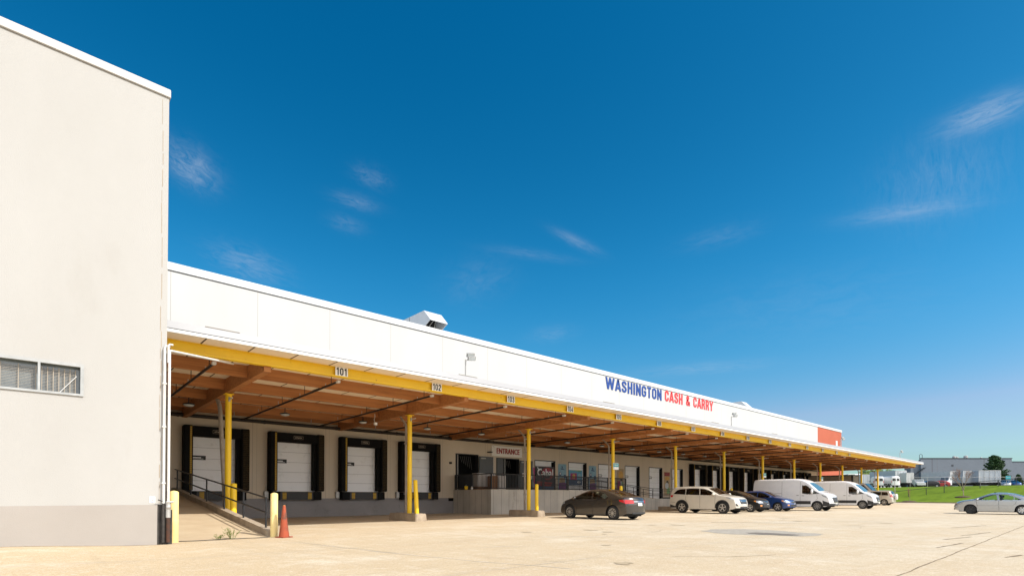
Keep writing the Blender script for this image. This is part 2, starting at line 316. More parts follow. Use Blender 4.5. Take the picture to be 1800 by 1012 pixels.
# ---------------------------------------------------------------- mesh helpers
class MB:
    def __init__(s): s.v = []; s.f = []; s.m = []; s.mi = 0
    def add(s, vs, fs):
        o = len(s.v); s.v += [tuple(p) for p in vs]; s.f += [tuple(i + o for i in f) for f in fs]; s.m += [s.mi] * len(fs); return s
    def mat(s, i): s.mi = i; return s
    def box(s, x0, x1, y0, y1, z0, z1):
        return s.add([(x0, y0, z0), (x1, y0, z0), (x1, y1, z0), (x0, y1, z0), (x0, y0, z1), (x1, y0, z1), (x1, y1, z1), (x0, y1, z1)],
                     [(0, 3, 2, 1), (4, 5, 6, 7), (0, 1, 5, 4), (1, 2, 6, 5), (2, 3, 7, 6), (3, 0, 4, 7)])
    def hexa(s, p): return s.add(p, [(0, 3, 2, 1), (4, 5, 6, 7), (0, 1, 5, 4), (1, 2, 6, 5), (2, 3, 7, 6), (3, 0, 4, 7)])
    def beam(s, a, b, w, h, up=(0, 0, 1)):
        a = Vector(a); b = Vector(b); d = (b - a).normalized(); sd = d.cross(Vector(up)).normalized() * w / 2; u = sd.cross(d).normalized() * h / 2
        return s.hexa([a - sd - u, a + sd - u, b + sd - u, b - sd - u, a - sd + u, a + sd + u, b + sd + u, b - sd + u])
    def tube(s, path, r, n=10, r2=None, caps=True):
        P = [Vector(p) for p in path]; rings = []
        for i, p in enumerate(P):
            d = (P[min(i + 1, len(P) - 1)] - P[max(i - 1, 0)]).normalized()
            a = d.orthogonal().normalized() if i == 0 else (rings[-1][1] - d * rings[-1][1].dot(d)).normalized()
            q = r if r2 is None else r + (r2 - r) * i / (len(P) - 1)
            b = d.cross(a); rings.append(([p + (a * math.cos(t) + b * math.sin(t)) * q for t in [2 * math.pi * k / n for k in range(n)]], a))
        vs = [v for rg, _ in rings for v in rg]; fs = []
        for i in range(len(P) - 1):
            for k in range(n): fs.append((i * n + k, i * n + (k + 1) % n, (i + 1) * n + (k + 1) % n, (i + 1) * n + k))
        if caps: fs.append(tuple(range(n - 1, -1, -1))); fs.append(tuple((len(P) - 1) * n + k for k in range(n)))
        return s.add(vs, fs)
    def lathe(s, prof, n=20, axis='z', c=(0, 0, 0)):
        vs = []; fs = []
        for r, h in prof:
            for k in range(n):
                a = 2 * math.pi * k / n; p = (r * math.cos(a), r * math.sin(a), h)
                if axis == 'y': p = (p[0], p[2], p[1])
                if axis == 'x': p = (p[2], p[0], p[1])
                vs.append((p[0] + c[0], p[1] + c[1], p[2] + c[2]))
        for i in range(len(prof) - 1):
            for k in range(n): fs.append((i * n + k, i * n + (k + 1) % n, (i + 1) * n + (k + 1) % n, (i + 1) * n + k))
        fs.append(tuple(range(n))); fs.append(tuple((len(prof) - 1) * n + k for k in range(n)))
        return s.add(vs, fs)
    def prism(s, poly, a0, a1, axis='x'):
        """extrude a 2D outline; axis x: outline is (y,z); axis y: (x,z); axis z: (x,y)"""
        n = len(poly)
        mk = {'x': lambda p, a: (a, p[0], p[1]), 'y': lambda p, a: (p[0], a, p[1]), 'z': lambda p, a: (p[0], p[1], a)}[axis]
        vs = [mk(p, a0) for p in poly] + [mk(p, a1) for p in poly]
        fs = [tuple(range(n)), tuple(range(2 * n - 1, n - 1, -1))] + [(i, i + n, (i + 1) % n + n, (i + 1) % n) for i in range(n)]
        return s.add(vs, fs)
    def blob(s, c, rx, ry, rz, n=10, m=6):
        vs = []; fs = []
        for i in range(m + 1):
            t = math.pi * i / m
            for k in range(n): a = 2 * math.pi * k / n; vs.append((c[0] + rx * math.sin(t) * math.cos(a), c[1] + ry * math.sin(t) * math.sin(a), c[2] + rz * math.cos(t)))
        for i in range(m):
            for k in range(n): fs.append((i * n + k, i * n + (k + 1) % n, (i + 1) * n + (k + 1) % n, (i + 1) * n + k))
        return s.add(vs, fs)
    def build(s, name, mats, parent=None, world=False, bevel=0, smooth=False, merge=False):
        if not isinstance(mats, (list, tuple)): mats = [mats]
        off = Vector((0, 0, 0))
        if world and parent is not None: off = root_loc(parent)
        me = bpy.data.meshes.new(name)
        me.from_pydata([tuple(Vector(p) - off) for p in s.v], [], s.f)
        for m in mats: me.materials.append(M[m] if isinstance(m, str) else m)
        me.polygons.foreach_set('material_index', s.m)
        bm = bmesh.new(); bm.from_mesh(me)
        if merge: bmesh.ops.remove_doubles(bm, verts=bm.verts, dist=1e-4)
        bmesh.ops.recalc_face_normals(bm, faces=bm.faces)
        if bevel: bmesh.ops.bevel(bm, geom=[e for e in bm.edges if len(e.link_faces) == 2 and e.calc_face_angle(0) > .5], offset=bevel, segments=2, affect='EDGES', clamp_overlap=True)
        bm.to_mesh(me); bm.free()
        if smooth:
            me.polygons.foreach_set('use_smooth', [True] * len(me.polygons)); me.set_sharp_from_angle(angle=R(38))
        o = bpy.data.objects.new(name, me); C.objects.link(o)
        if parent is not None: o.parent = parent
        return o
def root_loc(o):
    l = Vector((0, 0, 0))
    while o is not None: l += o.location; o = o.parent
    return l
def tag(o, label, cat, group=None):
    o['label'] = label; o['category'] = cat
    if group: o['group'] = group
    return o
def thing(name, label, cat, loc=(0, 0, 0), rz=0, group=None):
    o = bpy.data.objects.new(name, None); C.objects.link(o); o.location = loc; o.rotation_euler = (0, 0, rz); o.empty_display_size = .3
    return tag(o, label, cat, group)
def struct(o, kind='structure'): o['kind'] = kind; return o
def dup(root, loc, rz=None, label=None, swap=None):
    """copy a thing with its parts and sub-parts; swap = {old material: new material}"""
    def one(o, par):
        c = o.copy(); C.objects.link(c)
        if par is not None: c.parent = par
        if swap and o.type == 'MESH':
            names = [m for m in o.data.materials]
            if any(m in swap for m in names):
                c.data = o.data.copy()
                for i, m in enumerate(names):
                    if m in swap: c.data.materials[i] = swap[m]
        for ch in list(o.children):
            one(ch, c)
        return c
    r = one(root, None); r.location = loc
    if rz is not None: r.rotation_euler = (0, 0, rz)
    if label: r['label'] = label
    return r
def text(name, body, size, mt, parent, loc, rot=(R(90), 0, 0), sx=1.0, off=0.0, ext=.004, sp=1.0, shear=0.0):
    cu = bpy.data.curves.new('t', 'FONT'); cu.body = body; cu.size = size; cu.align_x = 'CENTER'; cu.align_y = 'CENTER'; cu.extrude = ext; cu.offset = off; cu.space_character = sp; cu.shear = shear; cu.resolution_u = 4
    to = bpy.data.objects.new('t', cu); C.objects.link(to)
    bpy.context.view_layer.update()
    me = bpy.data.meshes.new_from_object(to.evaluated_get(bpy.context.evaluated_depsgraph_get()))
    bpy.data.objects.remove(to); bpy.data.curves.remove(cu)
    me.transform(Matrix.Diagonal((sx, 1, 1, 1)))
    me.materials.clear(); me.materials.append(M[mt])
    o = bpy.data.objects.new(name, me); me.name = name; C.objects.link(o)
    o.rotation_euler = rot; o.location = Vector(loc) - (root_loc(parent) if parent else Vector((0, 0, 0)))
    if parent: o.parent = parent
    return o
def loop(x0, x1, y0, y1, r=.17, n=5, close=True):
    P = []
    for cx, cy, a0 in ((x1 - r, y1 - r, 0), (x0 + r, y1 - r, 90), (x0 + r, y0 + r, 180), (x1 - r, y0 + r, 270)):
        P += [(cx + r * math.cos(R(a0 + 90 * k / n)), cy + r * math.sin(R(a0 + 90 * k / n))) for k in range(n + 1)]
    return P + P[:1] if close else P
_S = [(.45, .68), (.44, .79), (.38, .87), (.28, .90), (.18, .87), (.11, .79), (.11, .68), (.16, .58), (.40, .44), (.46, .34), (.46, .24), (.39, .13), (.28, .10), (.17, .13), (.10, .22), (.10, .33)]
_C = [(.46, .64)] + loop(.10, .46, .10, .90, close=False)[0:24] + [(.46, .36)]
GLYPH = {'W': (.92, [[(.07, 1), (.25, .03)], [(.25, .03), (.46, .97)], [(.46, .97), (.67, .03)], [(.67, .03), (.85, 1)]]), 'A': (.60, [[(.05, 0), (.29, .95), (.31, .95), (.55, 0)], [(.15, .27), (.45, .27)]]), 'S': (.56, [_S]), 'H': (.56, [[(.10, 0), (.10, 1)], [(.46, 0), (.46, 1)], [(.10, .51), (.46, .51)]]),
 'I': (.22, [[(.11, 0), (.11, 1)]]), 'N': (.58, [[(.10, 0), (.10, 1)], [(.48, 0), (.48, 1)], [(.10, .93), (.48, .07)]]), 'G': (.56, [[(.46, .66)] + loop(.10, .46, .10, .90, close=False)[0:24] + [(.46, .46), (.29, .46)]]), 'T': (.52, [[(.26, 0), (.26, .82)], [(.02, .905), (.50, .905)]]),
 'O': (.56, [loop(.10, .46, .10, .90)]), 'C': (.56, [_C]), 'R': (.58, [[(.10, 0), (.10, 1)], [(.10, .905), (.33, .905), (.43, .84), (.45, .72), (.43, .58), (.33, .49), (.10, .49)], [(.31, .47), (.40, .38), (.47, 0)]]), 'Y': (.56, [[(.05, 1), (.28, .44), (.51, 1)], [(.28, .47), (.28, 0)]]),
 '&': (.62, [[(.56, .02), (.18, .62), (.15, .76), (.20, .87), (.28, .90), (.36, .87), (.39, .76), (.35, .66), (.16, .42), (.10, .28), (.13, .15), (.24, .09), (.36, .12), (.47, .24), (.53, .42)]]), ' ': (.32, []),
 '0': (.56, [loop(.10, .46, .10, .90)]), '1': (.42, [[(.27, 0), (.27, 1)], [(.05, .76), (.16, .80), (.22, .90)]]), '2': (.56, [[(.10, .66), (.12, .80), (.20, .88), (.30, .90), (.41, .86), (.46, .74), (.44, .62), (.12, .20), (.10, .095), (.50, .095)]]), '3': (.56, [[(.10, .72), (.15, .85), (.28, .90), (.41, .85), (.44, .72), (.40, .58), (.26, .53), (.41, .47), (.46, .32), (.42, .16), (.28, .10), (.15, .15), (.10, .29)]]),
 '4': (.58, [[(.40, 0), (.40, .95), (.06, .26), (.55, .26)]]), '5': (.56, [[(.46, .905), (.14, .905), (.12, .52), (.24, .59), (.37, .56), (.46, .44), (.46, .26), (.40, .14), (.28, .10), (.15, .14), (.10, .26)]]), '6': (.56, [[(.45, .76), (.38, .88), (.28, .90), (.15, .84), (.10, .66), (.10, .30), (.16, .14), (.28, .10), (.40, .14), (.46, .30), (.42, .48), (.28, .55), (.13, .46)]]), '7': (.54, [[(.05, .905), (.48, .905), (.30, .50), (.22, 0)]]),
 '8': (.56, [loop(.12, .44, .52, .90, .15), loop(.10, .46, .10, .52, .17)]), '9': (.56, [[(.11, .24), (.18, .12), (.28, .10), (.41, .16), (.46, .34), (.46, .70), (.40, .86), (.28, .90), (.16, .86), (.10, .70), (.14, .52), (.28, .45), (.43, .54)]])}
def sign_text(name, body, x0, x1, zc, h, mt, parent, y, sw=.172, depth=.03, gap=.09, split=None):
    """bold condensed lettering built from mitred strokes, standing on a wall that faces -Y"""
    tot = sum(GLYPH[c][0] + gap for c in body) - gap; kx = (x1 - x0) / tot; pen = 0; m = MB()
    for c in body:
        wdt, strokes = GLYPH[c]
        for q, P in enumerate(strokes):
            closed = P[0] == P[-1] and len(P) > 3; pts = [Vector(p) for p in (P[:-1] if closed else P)]; n = len(pts); L_, R_ = [], []
            for i in range(n):
                a = pts[i - 1] if (i > 0 or closed) else None; b = pts[(i + 1) % n] if (i < n - 1 or closed) else None
                d1 = (pts[i] - a).normalized() if a is not None else (b - pts[i]).normalized(); d2 = (b - pts[i]).normalized() if b is not None else d1
                t_ = (d1 + d2); t_ = t_.normalized() if t_.length > .05 else d1; nrm = Vector((-t_.y, t_.x)); k = sw / 2 / max(.45, nrm.dot(Vector((-d1.y, d1.x))))
                L_.append(pts[i] + nrm * k); R_.append(pts[i] - nrm * k)
            yy0 = y - depth - .0012 * q
            idx = list(range(n)) + ([0] if closed else [])
            T = lambda p, yy: (x0 + (pen + p.x) * kx, yy, zc + (min(1.0, max(0.0, p.y)) - .5) * h)
            for i, j in zip(idx, idx[1:]):
                m.hexa([T(L_[i], y), T(R_[i], y), T(R_[j], y), T(L_[j], y), T(L_[i], yy0), T(R_[i], yy0), T(R_[j], yy0), T(L_[j], yy0)])
        pen += wdt + gap
        if split and m.v: m.build(split, mt, parent, True); m = MB()
    if m.v: return m.build(name, mt, parent, True)
def bisected(poly, step_a, step_b):
    """2D outline -> small faces; returns verts (a,b), faces"""
    bm = bmesh.new(); vs = [bm.verts.new((p[0], p[1], 0)) for p in poly]; bm.faces.new(vs)
    for ax, st in ((0, step_a), (1, step_b)):
        lo = min(p[ax] for p in poly); hi = max(p[ax] for p in poly); k = math.floor(lo / st) + 1
        while k * st < hi - 1e-4:
            no = (1, 0, 0) if ax == 0 else (0, 1, 0); co = (k * st, 0, 0) if ax == 0 else (0, k * st, 0)
            bmesh.ops.bisect_plane(bm, geom=bm.verts[:] + bm.edges[:] + bm.faces[:], plane_co=co, plane_no=no, dist=1e-5); k += 1
    bmesh.ops.triangulate(bm, faces=bm.faces[:])
    bm.verts.index_update(); v = [(x.co.x, x.co.y) for x in bm.verts]; f = [tuple(x.index for x in fc.verts) for fc in bm.faces]; bm.free()
    return v, f
def inpoly(x, y, P):
    r = False; j = len(P) - 1
    for i in range(len(P)):
        if (P[i][1] > y) != (P[j][1] > y) and x < (P[j][0] - P[i][0]) * (y - P[i][1]) / (P[j][1] - P[i][1]) + P[i][0]: r = not r
        j = i
    return r
def sstep(a, b, x):
    t = min(1, max(0, (x - a) / (b - a))); return t * t * (3 - 2 * t)

# ================================================================ GROUND
def gz(x, y):                           # the lot falls a little towards the right and rises by the left building
    return -.17 * sstep(26, 46, x) * sstep(14, 8, y) + .12 * sstep(2.3, -.6, x) * sstep(8, 14, y)
def grid_sheet(name, xs, ys, zf, mt):
    vs = [(x, y, zf(x, y)) for y in ys for x in xs]; n = len(xs)
    fs = [(j * n + i, j * n + i + 1, (j + 1) * n + i + 1, (j + 1) * n + i) for j in range(len(ys) - 1) for i in range(n - 1)]
    o = MB().add(vs, fs).build(name, mt, smooth=True); return o
struct(grid_sheet('parking_lot', [-1500, -300, -60, -20, -8, -4] + [-2 + .4 * i for i in range(13)] + [4, 8, 14, 20] + [25 + 2 * i for i in range(13)] + [60, 80, 110, 160, 400, 1200, 2500],
                  [-1500, -300, -60, -20, -5, 0, 4] + [6 + .5 * i for i in range(19)] + [17, 20, 24, 30, 40, 80, 200, 700, 2500], gz, 'ground'))
def strip(name, pts, w, mt, dz=.004, jit=.0, step=.15):
    """a painted or filled line lying on the ground"""
    P = []
    for a, b in zip(pts, pts[1:]):
        n = max(1, int((Vector(b) - Vector(a)).length / step))
        P += [Vector(a).lerp(Vector(b), i / n) for i in range(n)]
    P.append(Vector(pts[-1])); vs = []; fs = []
    for i, p in enumerate(P):
        d = (P[min(i + 1, len(P) - 1)] - P[max(0, i - 1)]).normalized(); s = Vector((-d.y, d.x))
        q = p + s * (mnoise.noise((p.x * 1.3, p.y * 1.3, 3.1)) * jit + mnoise.noise((p.x * 5, p.y * 5, 9.1)) * jit * .4)
        ww = w * (1 + (.9 * mnoise.noise((p.x * 2, p.y * 2, 7)) if jit else 0))
        for k in (-1, 1): r = q + s * ww / 2 * k; vs.append((r.x, r.y, gz(r.x, r.y) + dz))
        if i: fs.append((2 * i - 2, 2 * i - 1, 2 * i + 1, 2 * i))
    return struct(MB().add(vs, fs).build(name, mt))
strip('expansion_joint', [(3, 1.9), (14, 1.97), (60, 2.1)], .022, 'crack', jit=.02)
strip('expansion_joint', [(-9, 11.6), (-.3, 11.05), (3.2, 10.92), (9, 10.7)], .018, 'crack_light', jit=.01)
strip('expansion_joint', [(-9, 14.35), (2.25, 14.52)], .05, 'crack', jit=.05)
strip('expansion_joint', [(9.2, 21.5), (10.2, 12), (11.2, 4)], .014, 'crack_light', jit=.02)
for (a, b) in (((4, 6.2), (44, 6.4)), ((20.2, .5), (19.6, 20)), ((33.5, 2.2), (33, 15)), ((12, 16.9), (44, 16.95))): strip('expansion_joint', [a, b], .014, 'crack_light', jit=.02)
strip('pavement_crack', [(4.7, 13.6), (5.0, 11.5), (5.3, 9.3), (5.7, 7.4), (6.2, 5.5)], .022, 'crack_light', jit=.10)
strip('pavement_crack', [(4.75, 13.5), (5.05, 11.4), (5.36, 9.3)], .008, 'crack', dz=.007, jit=.10)
strip('pavement_crack', [(8.9, 5.4), (9.6, 4.6), (10.6, 4.2)], .016, 'crack', jit=.08)
strip('pavement_crack', [(6.2, 7.6), (6.7, 6.2), (6.5, 5.4)], .008, 'crack', jit=.08)
strip('pavement_crack', [(21.5, 11.2), (23.6, 8.5)], .10, 'crack', jit=.08)
strip('pavement_crack', [(24.5, 9.6), (27.5, 6.5)], .06, 'crack', jit=.06)
strip('pavement_crack', [(16.5, 14.0), (17.6, 12.2)], .05, 'crack', jit=.06)
strip('pavement_crack', [(13, 10.5), (14.2, 8.9), (15.4, 8.2)], .02, 'crack_light', jit=.10)
strip('pavement_crack', [(10.5, 10.4), (12.4, 8.6)], .09, 'crack_light', jit=.15)
strip('pavement_crack', [(18.6, 15.5), (19.3, 14.0)], .06, 'crack', jit=.06)
for (a, b) in (((19.5, 2.7), (22, 2.35)), ((17.5, 2.75), (19.2, 2.45)), ((14.6, 2.45), (16.4, 2.25)), ((13.2, 1.2), (14.0, 1.05)), ((24, 3.6), (27, 3.0))): strip('pavement_crack', [a, b], .05, 'crack', jit=.03)
random.seed(21)
M['oil'] = pm('oil_stained_concrete', (.33, .255, .165), (.43, .34, .22), 3, .8)
for k in range(16):
    cx, cy = random.choice([(random.uniform(8, 30), random.uniform(9, 17)), (random.uniform(5, 18), random.uniform(4, 12)), (random.uniform(24, 52), random.uniform(4, 14))]); ra = random.uniform(.05, .22); sd_ = random.uniform(0, 50)
    q = [(cx + ra * math.cos(a) * (1 + .9 * mnoise.noise((math.cos(a) * 1.6, math.sin(a) * 1.6, sd_))), cy + ra * 1.2 * math.sin(a) * (1 + .9 * mnoise.noise((math.cos(a) * 1.6, math.sin(a) * 1.6, sd_ + 9)))) for a in [2 * math.pi * i / 22 for i in range(22)]]
    struct(MB().add([(x, y, gz(x, y) + .006) for x, y in q], [tuple(range(22))]).build('oil_stain', 'oil'))
for k in range(16):
    cx, cy = random.choice([(random.uniform(6, 26), random.uniform(3.5, 15)), (random.uniform(20, 50), random.uniform(5, 13))]); a = random.uniform(0, math.pi); l = random.uniform(.3, 1.1)
    strip('pavement_crack', [(cx - l * math.cos(a), cy - l * math.sin(a)), (cx, cy), (cx + l * math.cos(a + .4), cy + l * math.sin(a + .4))], random.uniform(.012, .03), random.choice(['crack', 'crack', 'crack_light']), jit=.12)
pv = [(16.05, 8.75), (17.1, 8.8), (17.95, 8.2), (18.0, 7.2), (17.5, 6.2), (17.35, 5.5), (16.4, 5.45), (15.7, 5.7), (15.75, 6.4), (15.3, 6.9), (15.35, 7.8)]
pv2 = []
for a, b in zip(pv, pv[1:] + pv[:1]):
    for k in range(8):
        q = Vector(a).lerp(Vector(b), k / 8); pv2.append((q.x + .18 * mnoise.noise((q.x * 2, q.y * 2, 0)), q.y + .18 * mnoise.noise((q.x * 2, q.y * 2, 5))))
struct(MB().add([(x, y, .004) for x, y in pv2], [tuple(range(len(pv2)))]).build('asphalt_patch', 'asphalt_patch'))
pv3 = [(16.2 + .42 * math.cos(t) * (1 + .35 * mnoise.noise((math.cos(t) * 2, math.sin(t) * 2, 1))), 6.55 + .75 * math.sin(t) * (1 + .35 * mnoise.noise((math.cos(t) * 2, math.sin(t) * 2, 4)))) for t in [2 * math.pi * k / 26 for k in range(26)]]
struct(MB().add([(x, y, .008) for x, y in pv3], [tuple(range(len(pv3)))]).build('pothole_patch', 'asphalt_dark'))

# grass bank, kerb and the yard behind it
def off(d, l, z=0): p = fw * d + rt * l; return Vector((p.x, p.y, z))
K0, K1 = Vector((118.0, 44.0)), Vector((92.0, -12.0))
kd = (K1 - K0).normalized(); kn = Vector((-kd.y, kd.x)); kn = kn if kn.x > 0 else -kn
MBk = MB()
a, b = K0 - kd * 60, K1 + kd * 80
MBk.hexa([(a.x, a.y, -.3), (a.x + kn.x * .18, a.y + kn.y * .18, -.3), (b.x + kn.x * .18, b.y + kn.y * .18, -.3), (b.x, b.y, -.3),
          (a.x, a.y, .14), (a.x + kn.x * .18, a.y + kn.y * .18, .14), (b.x + kn.x * .18, b.y + kn.y * .18, .14), (b.x, b.y, .14)])
struct(MBk.build('kerb', 'kerb'))
vs = []; fs = []; NS = 40; prof = prof_bank = [(.18, .12), (3, .35), (7, .8), (11, 1.25), (16, 1.9), (21, 2.55), (26, 3.0), (29, 3.08), (33, 3.08)]
for i in range(NS + 1):
    p = a.lerp(b, i / NS)
    for k, (t, z) in enumerate(prof):
        q = p + kn * t; vs.append((q.x, q.y, z + .10 * mnoise.noise((q.x * .12, q.y * .12, 0)) * (1 if 0 < k < 6 else 0)))
n_ = len(prof)
for i in range(NS):
    for k in range(n_ - 1): fs.append((i * n_ + k, i * n_ + k + 1, (i + 1) * n_ + k + 1, (i + 1) * n_ + k))
struct(MB().add(vs, fs).build('grass_bank', 'grass', smooth=True))
a2, b2 = a + kn * 32.9, b + kn * 32.9; a3, b3 = a + kn * 900 + kd * -300, b + kn * 900 + kd * 500
struct(MB().add([(a2.x, a2.y, 3.07), (b2.x, b2.y, 3.07), (b3.x, b3.y, 3.2), (a3.x, a3.y, 3.2)], [(0, 1, 2, 3)]).build('back_yard', 'far_ground'))

# ================================================================ LEFT BUILDING (projects forward of the dock)
LB = thing('cream_building', 'tall windowless-fronted cream stucco block with beige base filling the left edge', 'building', (-4, 20, 0))
WX0, WX1, WZ0, WZ1, FY = -1.55, .82, 3.27, 3.88, 14.6      # double window, in the front face
RX = 2.36
m = MB()
m.box(-16, WX0, FY, 28.4, .92, 10.42); m.box(WX1, RX, FY, 28.4, .92, 10.42)
m.box(WX0, WX1, FY, 28.4, .92, WZ0); m.box(WX0, WX1, FY, 28.4, WZ1, 10.42); m.box(WX0, WX1, FY + .35, 28.4, WZ0, WZ1)
m.build('wall', 'stucco', LB, True)
MB().box(-16, RX - .16, FY - .003, 28.4, -.3, .92).build('base_band', 'stucco_base', LB, True)
MB().box(RX - .16, RX, FY + .02, 28.4, -.3, .92).build('corner_base', 'dark_guard', LB, True)
MB().box(-16, RX + .03, FY - .04, 28.45, 10.43, 10.62).build('coping', 'coping_white', LB, True, bevel=.01)
mb = MB()                                                   # cracked control joint near the corner
zz = .95
while zz < 10.2:
    h = random.uniform(.25, .8); x = 2.235 + random.uniform(-.012, .012); mb.box(x, x + random.uniform(.006, .014), FY - .004, FY, zz, zz + h * random.uniform(.75, 1)); zz += h
mb.build('control_joint', 'curb', LB, True)
wn = MB()
for x0, x1, z0, z1 in ((WX0 - .05, WX1 + .03, WZ1 - .025, WZ1 + .03), (WX0 - .05, WX1 + .03, WZ0 - .03, WZ0 + .015), (WX0 - .05, WX0 + .015, WZ0 + .015, WZ1 - .025), (WX1 - .025, WX1 + .03, WZ0 + .015, WZ1 - .025), (.115, .155, WZ0 + .015, WZ1 - .025)):
    wn.box(x0, x1, FY - .03, FY + .03, z0, z1)
wo = wn.build('window', 'window_frame', LB, True)
MB().box(WX0, WX1, FY + .16, FY + .17, WZ0, WZ1).build('pane', 'pane', wo, True)
g = MB()
for x0, x1 in ((WX0 + .04, .09), (.18, WX1 - .10)):
    n = 6
    for i in range(n + 1): x = x0 + (x1 - x0) * i / n; g.box(x - .007, x + .007, FY + .10, FY + .12, WZ0 + .03, WZ1 - .08)
    for i in range(15): z = WZ0 + .05 + i * .031; g.box(x0, x1, FY + .105, FY + .111, z, z + .006)
g.build('grille', 'grille', wo, True)
MB().beam((.46, FY + .09, WZ0 + .02), (.74, FY + .09, WZ0 + .40), .012, .03, (0, 1, 0)).build('brace_bar', 'white_trim', wo, True)
sg = thing('notice_sign', 'small white notice with a black dot above the beige base at the corner', 'sign', (2.10, FY, 1.03))
MB().box(-.055, .055, -.012, -.002, -.075, .075).build('board', 'sign_white', sg)
MB().lathe([(.013, -.016), (.013, -.012)], 12, 'y').build('dot', 'black_ink', sg)
MB().box(-.028, .028, -.0145, -.012, -.06, -.054).box(-.035, .035, -.0145, -.012, -.048, -.042).build('caption', 'blue_ink', sg)

# standpipes up the corner
sp = thing('standpipe', 'light grey pipe on the corner whose elbow turns into the canopy', 'pipe', (2.38, FY - .06, 0))
m = MB(); m.tube([(2.40, FY - .08, .98), (2.40, FY - .08, 4.42), (2.405, FY - .06, 4.48), (2.43, FY, 4.51), (4.45, 17.2, 5.02)], .028, 12); m.tube([(2.375, FY - .1, 4.2), (2.375, FY - .1, 4.60), (2.40, FY - .08, 4.635), (2.47, FY - .06, 4.64)], .022, 8)
m.build('pipe', 'white_pipe', sp, True, smooth=True)
m = MB(); m.tube([(2.40, FY - .08, .62), (2.40, FY - .08, 1.0)], .05, 12); m.tube([(2.36, FY - .12, .98), (2.50, FY - .12, .98)], .022); m.blob((2.40, FY - .1, .86), .055, .055, .06)
m.build('valve', 'galv', sp, True, smooth=True)
MB().tube([(2.40, FY - .08, .05), (2.40, FY - .08, .62)], .04, 12).build('rusty_foot', 'rust', sp, True, smooth=True)
MB().box(2.27, 2.49, FY - .03, FY - .002, 0, .80).build('guard_plate', 'dark_guard', sp, True)
sp2 = thing('standpipe', 'thinner pipe beside the corner standpipe with a short elbow at top', 'pipe', (2.30, FY - .04, 0))
m = MB(); m.tube([(2.31, FY - .05, .85), (2.31, FY - .05, 4.52), (2.33, FY - .05, 4.59), (2.42, FY - .02, 4.60)], .028, 10)
for z in (1.4, 2.7, 3.7): m.box(2.27, 2.35, FY - .09, FY, z, z + .03)
m.build('pipe', 'white_pipe', sp2, True, smooth=True)
m = MB(); m.tube([(2.31, FY - .05, .05), (2.31, FY - .05, .95)], .032, 10); m.tube([(2.20, FY - .10, 1.03), (2.31, FY - .05, .99)], .012)
m.build('foot', 'dark_guard', sp2, True, smooth=True)

# ================================================================ WAREHOUSE
PITCH, BAY, PX0 = 3.75, 7.5, 5.31
WY = 28.5; XE = 98.0
WH = thing('warehouse', 'long low white warehouse with beige dock wall and orange far end', 'building', (30, 40, 0))
doors = [6.65 + PITCH * i for i in range(4)]
pd = [6.65 + PITCH * i for i in range(6, 12)]
sd = [6.65 + PITCH * i for i in range(12, 21)]
holes = [(c - 1.15, c + 1.15, 1.36, 3.92) for c in doors] + [(20.85, 22.64, 1.5, 3.87), (24.35, 26.43, 1.5, 3.78)] + [(c - 1.08, c + 1.08, .8 if c > 39 else 1.3, 3.78) for c in pd] + [(c - 1.15, c + 1.15, 1.36, 3.92) for c in sd]
m = MB(); x = RX
for (a_, b_, z0, z1) in holes:
    m.box(x, a_, WY, WY + .3, .99, 6.2); m.box(a_, b_, WY, WY + .3, z1, 6.2); 
    if z0 > .99: m.box(a_, b_, WY, WY + .3, .99, z0)
    x = b_
m.box(x, 87.2, WY, WY + .3, .99, 6.2)
m.build('dock_wall', 'wall_beige', WH, True)
MB().box(RX, 87.2, WY + .001, WY + .3, -.3, .79).box(RX, 20.2, WY + .001, WY + .3, .79, .99).box(49.2, 87.2, WY + .001, WY + .3, .79, .99).build('base_band', 'wall_grey', WH, True)
MB().box(RX, 87.2, WY + .2, 60, 6.2, 11.38).box(RX, 87.2, WY, WY + .2, 6.2, 11.38).build('parapet_wall', 'wall_white', WH, True)
MB().box(87.2, XE, WY + .002, 60, -.3, 11.38).build('end_wall', 'wall_orange', WH, True)
MB().box(RX, XE + .12, WY - .06, 60.1, 11.42, 11.78).build('coping', 'white_trim', WH, True, bevel=.012)
MB().box(95.2, 96.0, WY - .03, WY + .01, 8.9, 9.9).build('louvre', 'white_trim', WH, True)
MB().box(RX, 87, WY + 1.9, WY + 2.0, -.3, 6.2).build('inner_wall', 'interior', WH, True)
MB().box(RX, 87, WY + .3, WY + 1.9, .6, .78).box(RX, 87, WY + .3, WY + 1.9, 4.5, 4.6).build('inner_floor', 'interior', WH, True)

# lettering on the parapet
sg = thing('wall_sign', 'large blue and red WASHINGTON CASH & CARRY lettering on the white parapet', 'sign', (46, WY, 10.85))
def fit_text(name, body, x0, x1, h, mt, zc, parent, y, bold=.018, ext=.02):
    o = text(name, body, 1.0, mt, parent, (0, y, zc), off=bold, ext=ext, sp=1.06)
    xs = [v.co.x for v in o.data.vertices]; ys = [v.co.y for v in o.data.vertices]
    sx = (x1 - x0) / (max(xs) - min(xs)); sy = h / (max(ys) - min(ys)); cx = (max(xs) + min(xs)) / 2; cy = (max(ys) + min(ys)) / 2
    for v in o.data.vertices: v.co.x = (v.co.x - cx) * sx; v.co.y = (v.co.y - cy) * sy
    o.location = Vector(((x0 + x1) / 2, y, zc)) - root_loc(parent)
    return o
sign_text('lettering', 'WASHINGTON', 36.55, 45.2, 10.81, 1.05, 'blue_ink', sg, WY - .005, split='letter')
sign_text('lettering', 'CASH & CARRY', 45.75, 55.3, 10.86, 1.05, 'red_ink', sg, WY - .005, split='letter')

